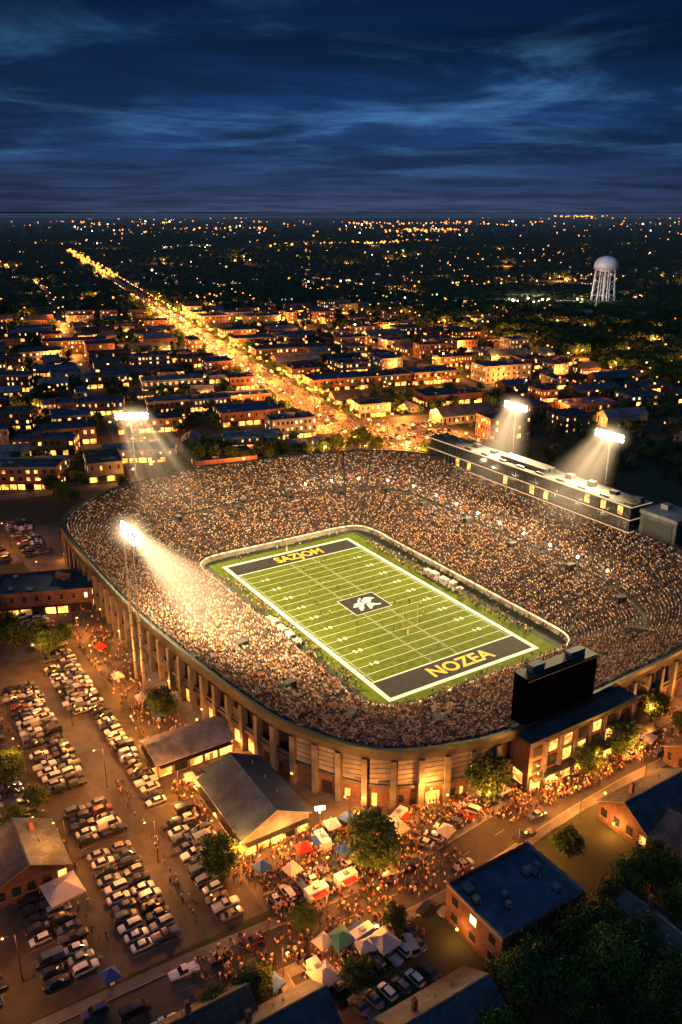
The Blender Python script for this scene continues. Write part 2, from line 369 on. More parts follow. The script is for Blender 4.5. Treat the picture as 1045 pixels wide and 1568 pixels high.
for i in idx:
    p=bowl(i,.52)
    if last is None or math.dist(last[:2],p[:2])>12: lamps.append(p); last=p
for p in lamps:
    g.cyl(p[0],p[1],p[2],p[2]+4.2,.12,.09,'steel',6); g.ball((p[0],p[1],p[2]+4.5),.5,'lampw',8,6)
    plight(p[0],p[1],p[2]+5.3,1500,(1,.8,.55),.4,parent=stad)
g.obj('concourse_lamps',parent=stad)
# press box
mb=MB()
pa0,pa1,pb0,pb1=-78,38,88.5,99
mb.box((pa0+pa1)/2,(pb0+pb1)/2,20.9,31,pa1-pa0,pb1-pb0,'dsteel',top='roofbox')
for z in (21.0,25.7,30.5):
    mb.box((pa0+pa1)/2,pb0-.35,z,z+.38,pa1-pa0+1.6,.7,'trim',top='roofbox'); mb.box(pa1+.36,(pb0+pb1)/2,z,z+.38,.7,pb1-pb0,'trim',top='roofbox')
    mb.box(pa0-.36,(pb0+pb1)/2,z,z+.38,.7,pb1-pb0,'trim',top='roofbox')
for z in (21.9,26.6):
    a=pa0+1
    while a<pa1-2.5:
        mb.box(a+1.25,pb0-.04,z,z+3.2,2.2,.12,'glass' if R.random()<.92 else 'litwin'); a+=2.6
    for b in range(4): mb.box(pa1+.04,pb0+1.5+b*2.5,z,z+3.2,.12,2.1,'glass')
for a in range(-74,38,11):
    mb.box(a,95,31,32+R.random(),3,2.4,'roofbox'); mb.box(a+.1,pb0+1,31,31.5,4,1,'dsteel')
mb.box(-20,94,31,32.6,26,6,'dsteel',top='roofbox')
for a in range(-76,40,12):
    mb.box(a,97,0,20.9,1.4,1.4,'conc')
mb.obj('press_box',parent=stad)
mb=MB()
mb.box(48,97.5,0,29,15,13,'conc',top='roofgrey'); mb.box(48,97.5,29,30.2,15.8,13.8,'roofgrey')
mb.box(48,90.93,8,27.5,12,.16,'dsteel'); mb.box(55.57,97.5,6,27.5,.16,9,'dark'); mb.box(40.4,97.5,22,28,.16,9,'glass')
mb.box(45,99,30.2,32,3,3,'steel')
mb.obj('elevator_tower',parent=stad)
mb=MB()
mb.box(102.4,-6,0,13.4,6.4,37,'brickd',top='roofbox'); mb.box(102.4,-6,13.4,14.3,7,37.6,'teal',top='roofbox')
for b in range(-22,12,5):
    mb.box(105.68,b,.2,4,.16,3.2,'shop' if b%2 else 'litwin'); mb.box(105.68,b,5.6,8.6,.16,2.6,'litwin' if R.random()<.45 else 'glass'); mb.box(105.68,b,9.8,12.4,.16,2.6,'glass' if R.random()<.8 else 'litwin')
    mb.box(105.9,b+2.5,0,13.4,.6,.7,'conc')
mb.box(106.6,-6,4.4,4.8,2.2,36,'dsteel')
mb.box(102.4,-24.58,2,5,3,.16,'litwin')
mb.obj('gate_building',parent=stad)
mb=MB()
mb.box(99.5,-11.5,15.8,28.5,4.6,23,'screen',top='teal'); mb.box(101.86,-11.5,16.6,27.8,.16,21.6,'screen')
for z in (16.1,28.0): mb.box(101.95,-11.5,z,z+.35,.3,23.3,'teal')
mb.box(99.5,-11.5,28.5,29.3,3,12,'teal'); mb.box(99,-18,28.5,30.2,2,4,'roofblue'); mb.box(99,-5,28.5,30,2,5,'roofblue')
mb.box(97.14,-11.5,17,27.5,.16,21,'screen')
for b in (-21,-15,-8,-2): mb.box(99.5,b,10,15.8,1,1,'dsteel'); mb.tube((97,b,14),(99,b,25),.15,.15,'dsteel')
mb.obj('scoreboard',loc=FL,rot=AE)
# ---------------------------------------------------------------- football field
ff=empty('football_field',FL,AE)
def sheet(name,P,z,k,parent=None,loc=(0,0,0),rot=0):
    m=MB(); m.face([(x,y,z) for x,y in P],k); return m.obj(name,loc,rot,parent)
def rect(a0,a1,b0,b1): return [(a0,b0),(a1,b0),(a1,b1),(a0,b1)]
m=MB(); m.face([(p[0],p[1],.03) for p in INN][::-1],'apron'); m.obj('sideline_apron',parent=ff)
sheet('turf',rect(-60,60,-33,34),.05,'turf',ff)
m=MB(); Z=.058
HL=56;HW=29
for a0,a1,b0,b1 in ((-HL,HL,-HW,-HW+1.5),(-HL,HL,HW-1.5,HW),(-HL,-HL+1.5,-HW+1.5,HW-1.5),(HL-1.5,HL,-HW+1.5,HW-1.5)):
    m.face([(x,y,Z) for x,y in rect(a0,a1,b0,b1)],'paint')
for i in range(21):
    a=-45+i*4.5; w=.10 if i%20 else .25
    m.face([(x,y,Z) for x,y in rect(a-w,a+w,-HW+1.5,HW-1.5)],'paint')
for i in range(100):
    a=-45+i*.9
    if i%5==0: continue
    for b in (-26.6,-5,5,26.6): m.face([(x,y,Z) for x,y in rect(a-.07,a+.07,b-.5,b+.5)],'paint')
for sgn in (-1,1):
    m.face([(x,y,Z) for x,y in rect(*sorted((sgn*45.5,sgn*54.3)),-27.2,27.2)],'black')
m.face([(x,y,Z+.004) for x,y in rect(-6.5,6.5,-7.5,7.5)],'black')
for a0,a1,b0,b1 in ((-6.5,6.5,-7.5,-7.25),(-6.5,6.5,7.25,7.5),(-6.5,-6.25,-7.25,7.25),(6.25,6.5,-7.25,7.25)):
    m.face([(x,y,Z+.008) for x,y in rect(a0,a1,b0,b1)],'paint')
def poly(P,z,k): m.face([(y*.9,x,z) for x,y in P],k)
poly([(-5.2,1),(-3.4,-1.6),(-.6,-2.2),(.2,.2),(-2.2,1.6)],Z+.008,'paint')
poly([(.1,-2.6),(2.4,-4.4),(4.2,-4.0),(5.6,-2.2),(3.6,-1.6),(2.6,.4),(.5,.3)],Z+.008,'paint')
poly([(-3.6,2),(-1,1.2),(-1.8,3),(-3.4,4.8),(-4.2,4.6)],Z+.008,'paint')
poly([(.2,.9),(2.4,1),(3.6,2.4),(5.2,3.0),(4.6,4),(2.4,3.2),(1,3.9),(.2,5.2),(-.6,4.9)],Z+.008,'paint')
poly([(-1.6,-2.6),(.6,-5.2),(1.2,-4.6),(-.4,-2.6)],Z+.008,'paint')
m.obj('painted_markings',parent=ff)
def text(body,a,b,size,k,rot,z=Z+.006,sx=1,bold=.0):
    c=bpy.data.curves.new('t','FONT'); c.body=body; c.size=size; c.align_x='CENTER'; c.align_y='CENTER'; c.offset=bold; c.resolution_u=3
    o=bpy.data.objects.new('t',c); COL.objects.link(o)
    dg=bpy.context.evaluated_depsgraph_get(); me=bpy.data.meshes.new_from_object(o.evaluated_get(dg)); bpy.data.objects.remove(o)
    me.materials.clear(); me.materials.append(M[k]); q=place(me,'field_lettering',(a,b,z),rot,ff); q.scale=(sx,1,1); return q
text('NOZEA',50,2,7.4,'ypaint',math.pi/2,sx=.95,bold=.2); text('SAZJOM',-50,2,7.4,'ypaint',math.pi/2,sx=.80,bold=.2)
for i,t in enumerate(('1 0','2 0','3 0','4 0','5 0','4 0','3 0','2 0','1 0')):
    a=-36+i*9
    text(t,a,-20.5,2.6,'paint',math.pi/2,bold=.04); text(t,a,20.5,2.6,'paint',math.pi/2,bold=.04)
def goalpost(a,b,rot):
    m=MB(); m.tube((0,0,0),(0,0,1.8),.3,.3,'white',8); m.tube((0,0,1.8),(.9,0,3.2),.09,.09,'ypaint',8)
    m.tube((.9,-2.9,3.2),(.9,2.9,3.2),.08,.08,'ypaint',8)
    for y in (-2.9,2.9): m.tube((.9,y,3.2),(.9,y,10.5),.06,.06,'ypaint',8)
    x,y=FW(a,b); m.obj('goal_post',(x,y,.06),AE+rot)
goalpost(27,-1,0); goalpost(-56.8,0,0)
def sideline(a,b,rot):
    m=MB()
    for i in range(4):
        x=-7.5+i*5; m.box(x,0,.4,.5,4,.5,'white'); m.box(x,.3,.75,1.1,4,.08,'white')
        for q in (-1.8,1.8): m.box(x+q,0,0,.4,.1,.4,'steel')
    for x,h,w in ((-9,1.3,2.6),(-4.5,1.9,3.2),(1,1.6,3.8),(6,2.1,2.6),(10,1.2,2)):
        m.box(x,2,0,h,w,1.8,'white'); m.box(x,2,h,h+.15,w+.4,2.2,'tentw'); m.box(x,1.05,.4,h-.4,w*.7,.08,'steel')
    X,Y=FW(a,b); m.obj('team_bench_area',(X,Y,.05),AE+rot)
sideline(0,33,0); sideline(4,-32.5,math.pi)
# ---------------------------------------------------------------- floodlight towers
def glow_nodes(nm):
    m=bpy.data.materials.new('painted_glow_'+nm); n,l=nt(m); n.remove(n['Principled BSDF']); out=n['Material Output']
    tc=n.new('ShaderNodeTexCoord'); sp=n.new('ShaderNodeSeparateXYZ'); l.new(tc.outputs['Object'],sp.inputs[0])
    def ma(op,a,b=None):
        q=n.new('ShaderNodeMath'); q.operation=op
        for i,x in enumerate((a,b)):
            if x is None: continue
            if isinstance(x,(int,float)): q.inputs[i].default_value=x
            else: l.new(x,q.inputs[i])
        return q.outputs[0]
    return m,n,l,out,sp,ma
def beamglowmat(nm,k,L0,D):  # floodlight beam painted as an emitting volume; the lamps do not light it
    m,n,l,out,sp,ma=glow_nodes(nm)
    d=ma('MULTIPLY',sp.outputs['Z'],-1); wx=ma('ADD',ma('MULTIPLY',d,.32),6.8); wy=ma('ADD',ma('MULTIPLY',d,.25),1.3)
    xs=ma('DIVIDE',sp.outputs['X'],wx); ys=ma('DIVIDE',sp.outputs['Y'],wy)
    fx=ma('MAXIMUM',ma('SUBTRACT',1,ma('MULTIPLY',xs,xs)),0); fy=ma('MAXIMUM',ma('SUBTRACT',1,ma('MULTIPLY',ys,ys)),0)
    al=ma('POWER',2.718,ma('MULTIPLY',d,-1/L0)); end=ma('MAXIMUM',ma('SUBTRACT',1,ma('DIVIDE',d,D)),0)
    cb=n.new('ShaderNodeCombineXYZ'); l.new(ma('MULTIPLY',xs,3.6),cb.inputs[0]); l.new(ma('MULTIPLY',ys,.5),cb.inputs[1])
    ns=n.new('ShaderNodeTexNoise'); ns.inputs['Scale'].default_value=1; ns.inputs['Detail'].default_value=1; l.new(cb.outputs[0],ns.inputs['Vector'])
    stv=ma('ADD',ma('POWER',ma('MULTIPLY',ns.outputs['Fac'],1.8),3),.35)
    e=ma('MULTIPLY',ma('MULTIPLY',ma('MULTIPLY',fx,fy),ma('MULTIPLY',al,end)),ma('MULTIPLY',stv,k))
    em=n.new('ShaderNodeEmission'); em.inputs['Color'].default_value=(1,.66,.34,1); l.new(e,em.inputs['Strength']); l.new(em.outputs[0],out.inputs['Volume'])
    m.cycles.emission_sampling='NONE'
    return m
def halomat():  # bloom around each lamp bank, painted as a self-glowing volume
    m,n,l,out,sp,ma=glow_nodes('halo')
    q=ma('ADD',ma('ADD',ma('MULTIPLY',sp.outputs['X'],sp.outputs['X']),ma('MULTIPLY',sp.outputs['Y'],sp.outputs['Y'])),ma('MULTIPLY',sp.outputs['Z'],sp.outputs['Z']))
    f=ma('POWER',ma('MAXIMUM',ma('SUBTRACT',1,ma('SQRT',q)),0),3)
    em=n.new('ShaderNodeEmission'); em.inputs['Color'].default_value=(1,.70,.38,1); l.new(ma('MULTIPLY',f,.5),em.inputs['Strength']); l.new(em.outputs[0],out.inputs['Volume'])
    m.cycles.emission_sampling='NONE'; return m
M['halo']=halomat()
def tower(a,b,h,bankrot,aim,P,legs,nm,D=48,k=.2,L0=15):
    X,Y=FW(a,b); t=empty('floodlight_tower',(X,Y,0)); m=MB(); cr_,sr_=math.cos(bankrot),math.sin(bankrot)
    for lx in legs:
        m.cyl(lx*cr_,lx*sr_,0,h-2,.5,.3,'steel',10); m.cyl(lx*cr_,lx*sr_,0,.6,1.3,1.2,'conc',10)
        for zz in range(6,int(h)-4,4): m.cyl(lx*cr_,lx*sr_,zz,zz+.15,.65,.65,'dsteel',8)
    for z in (h-.9,h+.6): m.box(0,0,z-.12,z+.12,13.5,.3,'dsteel',rot=bankrot)
    m.box(0,0,h-2.2,h-2.05,13.5,1.6,'dsteel',rot=bankrot)
    for q in (-6.5,-3.2,0,3.2,6.5): m.box(q*cr_,q*sr_,h-2.1,h+1,.15,.15,'dsteel',rot=bankrot)
    m.obj('mast',parent=t)
    ax,ay=FW(*aim); dx,dy=ax-X,ay-Y; dd=math.hypot(dx,dy); dx/=dd;dy/=dd
    m=MB()
    for r in range(2):
        for c in range(8):
            q=-6.1+c*1.74; z=h-.9+r*1.5; px,py=q*cr_+dx*.4,q*sr_+dy*.4
            m.tube((px-dx*.3,py-dy*.3,z+.3),(px+dx*.1,py+dy*.1,z-.02),.25,.5,'dsteel',10); m.ball((px+dx*.35,py+dy*.35,z-.18),.72,'flood',10,6)
    m.obj('lamp_bank',parent=t)
    for q in (-4,4):
        d=bpy.data.lights.new('floodlight','SPOT'); d.energy=P/2; d.color=(1,.73,.36); d.spot_size=rad(138); d.spot_blend=1; d.shadow_soft_size=1.2
        o=bpy.data.objects.new('floodlight',d); COL.objects.link(o); o.parent=t; o.location=(q*cr_+dx*2.2,q*sr_+dy*2.2,h-1)
        v=Vector((ax-X,ay-Y,-h*.85)); o.rotation_euler=v.to_track_quat('-Z','Y').to_euler()
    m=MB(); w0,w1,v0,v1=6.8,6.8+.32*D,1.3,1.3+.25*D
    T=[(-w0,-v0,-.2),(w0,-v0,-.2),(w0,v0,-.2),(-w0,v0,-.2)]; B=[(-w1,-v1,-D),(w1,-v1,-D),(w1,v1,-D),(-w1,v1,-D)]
    M['beam'+nm]=beamglowmat(nm,k,L0,D)
    for i in range(4): j=(i+1)%4; m.face([T[j],T[i],B[i],B[j]],'beam'+nm)
    m.face(T,'beam'+nm); m.face(B[::-1],'beam'+nm)
    o=m.obj('painted_beam_glow',parent=t); o.location=(dx*1.0,dy*1.0,h)
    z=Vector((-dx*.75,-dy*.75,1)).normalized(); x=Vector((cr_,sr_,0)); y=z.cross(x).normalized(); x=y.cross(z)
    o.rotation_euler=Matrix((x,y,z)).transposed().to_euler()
    m=MB(); m.ball((0,0,0),1.0,'halo',16,10); o=m.obj('painted_lamp_bloom',parent=t,rot=bankrot); o.location=(dx*.8,dy*.8,h-.5); o.scale=(12,7,7)
    return t
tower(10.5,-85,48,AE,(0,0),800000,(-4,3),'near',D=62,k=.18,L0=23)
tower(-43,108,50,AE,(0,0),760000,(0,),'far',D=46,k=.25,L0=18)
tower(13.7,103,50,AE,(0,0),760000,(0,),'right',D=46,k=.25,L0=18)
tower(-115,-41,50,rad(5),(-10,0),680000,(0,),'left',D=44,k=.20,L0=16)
# ---------------------------------------------------------------- spectators
pts=[]
for k in range(NR):
    if k in (21,): continue
    v=(k+.5)/NR
    for i in range(NS):
        A=bowl(i,v);B=bowl(i+1,v); L=math.dist(A[:2],B[:2]); nn=max(1,int(L/.72+R.random()*.9)); zt=bowl(i,k/NR)[2]
        face=math.atan2(INN[i][1]-OUT[i][1],INN[i][0]-OUT[i][0])-math.pi/2
        for q in range(nn):
            if i%6==0 and q==0: continue
            if R.random()<.06: continue
            t=(q+.5+R.uniform(-.15,.15))/nn; x=A[0]+(B[0]-A[0])*t;y=A[1]+(B[1]-A[1])*t
            if any(abs(x-p[0])<2.0 and abs(y-p[1])<2.0 for p in VOM): continue
            if x>96 and -24<y<1: continue
            pts.append((x,y,zt+.01,face+R.uniform(-.3,.3),R.uniform(1.0,1.2)))
R.shuffle(pts)
NCROWD=len(pts)
scatter('spectator_crowd',pts,[person('sit'),person('stand'),person('cheer'),person('clap')],FL,AE)
pts=[]
for s in (-1,1):
    for _ in range(240): pts.append((R.uniform(-46,48),s*(30.8+abs(R.gauss(0,2.8))) ,.06,R.uniform(0,6.3),1.1))
    for _ in range(140): pts.append((R.uniform(-58,58),(39.4 if s>0 else -36.6)+R.uniform(-.9,.9),.06,R.uniform(0,6.3),1.1))
for _ in range(60): pts.append((R.choice((-1,1))*(58+R.random()*4),R.uniform(-28,28),.06,R.uniform(0,6.3),1.1))
for _ in range(24): pts.append((R.uniform(-25,25),R.uniform(-20,20),.062,R.uniform(0,6.3),1.15))
for a,b in ((-38,5),(-40,8),(-36,-4),(-33,12),(26,-1.2),(27.6,-2)): pts.append((a,b,.062,R.random()*6,1.15))
scatter('football_players',pts,[person('stand'),person('walk')],FL,AE)
# ---------------------------------------------------------------- ground, roads
me=bpy.data.meshes.new('ground'); bm=bmesh.new()
rings=[0,60,150,300,600,1200,2500,5000,10000,20000,40000,65000]; prev=None; NSEG=72
for r in rings:
    if r==0: cur=[bm.verts.new((0,0,0))]
    else: cur=[bm.verts.new((r*math.cos(2*math.pi*i/NSEG),r*math.sin(2*math.pi*i/NSEG),0)) for i in range(NSEG)]
    if prev:
        for i in range(NSEG):
            j=(i+1)%NSEG
            bm.faces.new((prev[0],cur[i],cur[j]) if len(prev)==1 else (prev[i],cur[i],cur[j],prev[j]))
    prev=cur
bm.to_mesh(me); bm.free(); me.materials.append(M['ground']); place(me,'ground')
m=MB(); NH=160
for ring,(rr,hh) in enumerate(((14000,38),(22000,75),(34000,130))):
    for i in range(NH):
        a0=rad(25+130*i/NH);a1=rad(25+130*(i+1)/NH)
        h=lambda a:hh*(.25+.75*max(0,noise.noise(Vector((a*6+ring*9,ring*3.1,0)))*.9+.35))
        p=[(rr*math.cos(a),rr*math.sin(a)) for a in (a0,a1)]; o=[(1.18*x,1.18*y) for x,y in p]; i_=[(.9*x,.9*y) for x,y in p]
        m.face([(*i_[0],.5),(*i_[1],.5),(*p[1],h(a1)),(*p[0],h(a0))],'ground'); m.face([(*p[0],h(a0)),(*p[1],h(a1)),(*o[1],.5),(*o[0],.5)],'ground')
m.obj('distant_hills',smooth=True)
hm=bpy.data.materials.new('painted_far_haze'); n_,l_=nt(hm); n_.remove(n_['Principled BSDF']); em=n_.new('ShaderNodeEmission'); em.inputs['Color'].default_value=(.38,.57,1,1); em.inputs['Strength'].default_value=8.0e-6; l_.new(em.outputs[0],n_['Material Output'].inputs['Volume']); M['farhaze']=hm; hm.cycles.emission_sampling='NONE'  # distance haze painted as faint blue emission, not mist lit by the sky
m=MB(); m.box(0,16000,-1,60,60000,30000,'farhaze'); m.obj('painted_far_haze')
sheet('parking_lot',rect(-75,104,-160,-93),.012,'asphalt',loc=FL,rot=AE)
sheet('stadium_plaza',[(-140,-80),(-135,-93),(104,-93),(104,-60),(104,30),(104,110),(70,125),(-60,125),(-140,100)],.008,'plaza',loc=FL,rot=AE)
def road(name,C,w,k,z,fr=FW,marks=True,kerb=True):
    pts=[Vector((*fr(*c),0)) for c in C]; N=[]
    for i in range(len(pts)):
        d=(pts[min(i+1,len(pts)-1)]-pts[max(i-1,0)]).normalized(); N.append(Vector((-d.y,d.x,0)))
    m=MB()
    for i in range(len(pts)-1):
        a,b,na,nb=pts[i],pts[i+1],N[i],N[i+1]
        q=lambda p,n,o,zz:(p.x+n.x*o,p.y+n.y*o,zz)
        m.face([q(a,na,-w/2,z),q(b,nb,-w/2,z),q(b,nb,w/2,z),q(a,na,w/2,z)],k)
        if kerb:
            for s in (-1,1):
                o0,o1,o2=s*w/2,s*(w/2+.25),s*(w/2+2.4)
                m.face([q(a,na,o0,z),q(b,nb,o0,z),q(b,nb,o0,z+.13),q(a,na,o0,z+.13)],'kerb')
                m.face([q(a,na,o0,z+.13),q(b,nb,o0,z+.13),q(b,nb,o1,z+.13),q(a,na,o1,z+.13)],'kerb')
                m.face([q(a,na,o1,z+.13),q(b,nb,o1,z+.13),q(b,nb,o2,z+.12),q(a,na,o2,z+.12)],'walk')
                m.face([q(a,na,o2,z+.12),q(b,nb,o2,z+.12),q(b,nb,o2,0),q(a,na,o2,0)],'kerb')
        if marks:
            L=(b-a).length; t=0
            while t<L-3:
                p0=a.lerp(b,t/L);p1=a.lerp(b,(t+3)/L)
                m.face([q(p0,na,-.06,z+.005),q(p1,na,-.06,z+.005),q(p1,na,.06,z+.005),q(p0,na,.06,z+.005)],'bay'); t+=9
    return m.obj(name)
road('road',[(110,-190),(111,-150),(112,-110),(114,-80),(114,-60),(112,-40),(110,-20),(109,0),(109,30),(112,70),(118,120)],9,'asphalt',.022)
road('road',[(118.9,-92),(140,-93),(200,-96)],8,'asphalt',.018,marks=False)
m=MB()
def stalls(b,a0,a1):
    a=a0
    while a<=a1:
        m.face([(x,y,.018) for x,y in rect(a-.05,a+.05,b-2.4,b+2.4)],'bay'); a+=2.75
ROWS=[(-99.3,-22,64,.97),(-99.3,70,104,.97),(-94.8,64,90,.7),(-104.2,-22,20,.6),(-113,-8,46,.96),(-118,-8,46,.9),(-111.3,54,101,.97),(-116.4,54,101,.96),(-127,26,99,.96),(-132.2,26,99,.94),(-142.5,30,98,.94),(-147.6,30,98,.85),(-99.3,-66,-24,.85),(-127,-25,20,.8),(-132.2,-25,20,.7),(-157,60,98,.85),(-104.2,-62,-30,.6)]
LOT2=[(b,-150,-106,.9) for b in (-84,-89,-99,-104,-114,-119)]
for b,a0,a1,p in ROWS+LOT2: stalls(b,a0,a1)
m.obj('parking_bay_lines',FL,AE)
# ---------------------------------------------------------------- cars
def carmesh(kind):
    S={'sedan':[(-2.3,.38,.70,.74,.78,.68),(-2.15,.3,.88,.97,.88,.74),(-1.6,.28,.92,1.02,.9,.74),(-.95,.28,.92,1.40,.9,.62),(-.1,.28,.9,1.45,.9,.63),(.45,.28,.9,1.40,.9,.62),(1.2,.28,.88,.97,.9,.74),(1.95,.28,.78,.86,.88,.72),(2.28,.34,.64,.70,.78,.62)],
       'suv':[(-2.3,.42,.85,.95,.84,.72),(-2.2,.36,1.02,1.3,.92,.74),(-1.95,.36,1.04,1.68,.94,.68),(-.6,.34,1.02,1.74,.94,.70),(.35,.34,1.0,1.68,.94,.68),(1.05,.34,1.0,1.10,.94,.78),(2.0,.34,.92,1.02,.92,.74),(2.32,.40,.72,.80,.82,.66)],
       'hatch':[(-2.0,.38,.72,.80,.8,.7),(-1.92,.32,.92,1.05,.86,.72),(-1.5,.3,.94,1.42,.88,.62),(-.3,.3,.92,1.48,.88,.64),(.4,.3,.9,1.42,.88,.62),(1.05,.3,.86,.96,.88,.72),(1.7,.3,.78,.86,.86,.7),(1.98,.34,.64,.70,.76,.6)],
       'van':[(-2.7,.45,.9,1.1,.92,.86),(-2.62,.4,1.1,2.1,.98,.86),(-.5,.4,1.1,2.2,.98,.88),(1.2,.4,1.1,2.1,.98,.84),(1.9,.4,1.08,1.25,.96,.82),(2.45,.4,.92,1.0,.94,.76),(2.6,.46,.72,.8,.84,.7)],
       'pickup':[(-2.8,.45,.95,.97,.90,.80),(-2.7,.42,1.05,1.07,.95,.85),(-.75,.42,1.05,1.07,.95,.85),(-.65,.42,1.08,1.75,.95,.70),(.35,.42,1.06,1.78,.95,.70),(1.0,.42,1.04,1.14,.95,.80),(2.4,.42,.98,1.06,.94,.78),(2.75,.46,.75,.85,.84,.70)]}[kind]
    m=MB(); ring=[]
    for (y,zb,zt,tp,w,wt) in S:
        h=[(w*.90,zb),(w,zb+.22),(w,zt),(wt,tp),(wt*.5,tp+.03)]
        ring.append([(x,y,z) for x,z in h]+[(-x,y,z) for x,z in h[::-1]])
    cab=[i for i in range(len(S)) if S[i][3]-S[i][2]>.25]; c0,c1=min(cab),max(cab)
    for i in range(len(S)-1):
        A,B=ring[i],ring[i+1]
        for j in range(10):
            q=(j+1)%10; k='car'
            if j in (2,6) and c0-1<=i<=c1:
                if kind=='pickup' and i==c0-1: k='car'
                elif kind=='van' and i<c1-1: k='car'
                else: k='glass'
            if j in (3,4,5) and (i==c0-1 or i==c1): k='glass'
            if j==9: k='tyre'
            m.face([A[j],B[j],B[q],A[q]],k)
    m.face(ring[0][::-1],'car'); m.face(ring[-1],'car')
    y0,y1=S[0][0],S[-1][0]
    for y in (y0+.85,y1-.88):
        for s in (-1,1):
            w=S[3][4]; m.tube((s*(w-.2),y,.34),(s*(w+.02),y,.34),.34,.34,'tyre',12); m.tube((s*(w+.02),y,.34),(s*(w+.03),y,.34),.2,.2,'rim',8)
    for s in (-1,1):
        m.box(s*.58,y1-.03,S[-1][2]-.12,S[-1][2]+.02,.34,.1,'rim'); m.box(s*.62,y0+.02,S[0][2]-.16,S[0][2],.28,.08,'tentr')
        m.box(s*(S[3][4]+.1),S[c1][0]+.35,.92,1.06,.2,.12,'car')
    m.box(0,y1+.0,.42,.56,.9,.06,'tyre'); m.box(0,y0-.02,.5,.62,.5,.05,'paint')
    if kind=='pickup': m.box(0,-1.75,1.08,1.085,1.5,1.7,'tyre')
    return m.mesh('parked_car')
CM={k:carmesh(k) for k in ('sedan','suv','hatch','van','pickup')}
def car(x,y,rot,kind=None,name='parked_car',z=.02):
    kind=kind or R.choices(['sedan','suv','hatch','van','pickup'],[5,5,2,1,2])[0]
    return place(CM[kind],name,(x,y,z),rot)
def row(b,a0,a1,p=.9):
    a=a0+1.37
    while a<a1:
        if R.random()<p:
            x,y=FW(a+R.uniform(-.12,.12),b+R.uniform(-.45,.45)); car(x,y,AE+(math.pi if R.random()<.4 else 0)+R.uniform(-.04,.04))
        a+=2.75
for r_ in ROWS+LOT2: row(*r_)
for i in range(8):
    x,y=FW(102.5,-90+i*2.9); car(x,y,AE+math.pi/2+R.uniform(-.06,.06))
for i in range(6):
    x,y=FW(106-.6*i,-53+i*3.1-2); car(x,y,AE+math.pi/2+.5)
for i in range(7):
    x,y=FW(100.5+.4*i,-48+i*3.1); car(x,y,AE+math.pi/2+.2)
for a,b,r in ((116,-35,0),(112.6,-28,math.pi),(115.5,-52,0),(112,-122,0),(109,8,0),(120.5,-66,.3),(123,-62,.2),(122.5,-72,1.4),(126,-74,1.4),(109.8,-62,3.1),(109.9,-69,3.1),(109.5,-98,3.1),(109.3,-105,3.1),(109,-112,3.1),(108.5,-128,3.1),(117.5,-103,0),(117,-112,0),(117,-119,0),(106,14,0),(106,21,0),(112.4,15,0),(112.6,26,0)):
    x,y=FW(a,b); car(x,y,AE+r,name='car')
for i in range(7):
    x,y=FW(125+.2*i,-90+i*2.9); car(x,y,AE+math.pi/2+.15)
for i in range(6):
    x,y=FW(131.5+.2*i,-89+i*2.9); car(x,y,AE+math.pi/2+.15)
# food trucks: boxy body, cab with windscreen, lit serving hatch, awning
def foodtruck(a,b,rot,side):
    m=MB(); m.box(0,-.7,.55,2.9,2.1,4.6,'white'); m.prism([(-1,1.6),(1,1.6),(1,3.1),(-1,3.1)],.55,1.35,'white'); m.prism([(-.98,1.6),(.98,1.6),(.98,2.7),(-.98,2.7)],1.352,2.2,'glass',scale=.9)
    m.box(side*1.07,-.7,1.35,2.3,.06,2.8,'shop'); m.box(side*1.7,-.7,2.35,2.43,1.3,3.1,'tentr' if side>0 else 'tentb'); m.box(side*1.25,-.7,1.2,1.28,.35,2.9,'steel')
    m.box(0,-.7,2.9,3.2,.9,1.0,'steel')
    for y in (-2.1,2.1):
        for s in (-1,1): m.tube((s*.75,y,.42),(s*1.04,y,.42),.42,.42,'tyre',12)
    x,y=FW(a,b); o=m.obj('food_truck',(x,y,.02),AE+rot); plight(side*2.0,-.7,2.1,500,parent=o)
for a,b,r,s in ((106.5,-82,0,1),(106.5,-75,0,1),(94,-74,1.5,-1),(97,-55,.4,1),(122,-92,1.6,1),(120,-80,.1,-1),(86,-93,1.57,1)): foodtruck(a,b,r,s)
sheet('parking_lot',[(-155,-80),(-155,-124),(-103,-124),(-103,-93.5),(-135.2,-93.2),(-140.2,-80)],.013,'asphalt',loc=FL,rot=AE)
sheet('parking_lot',rect(-140,-103,-93,-81),.0125,'asphalt',loc=FL,rot=AE)
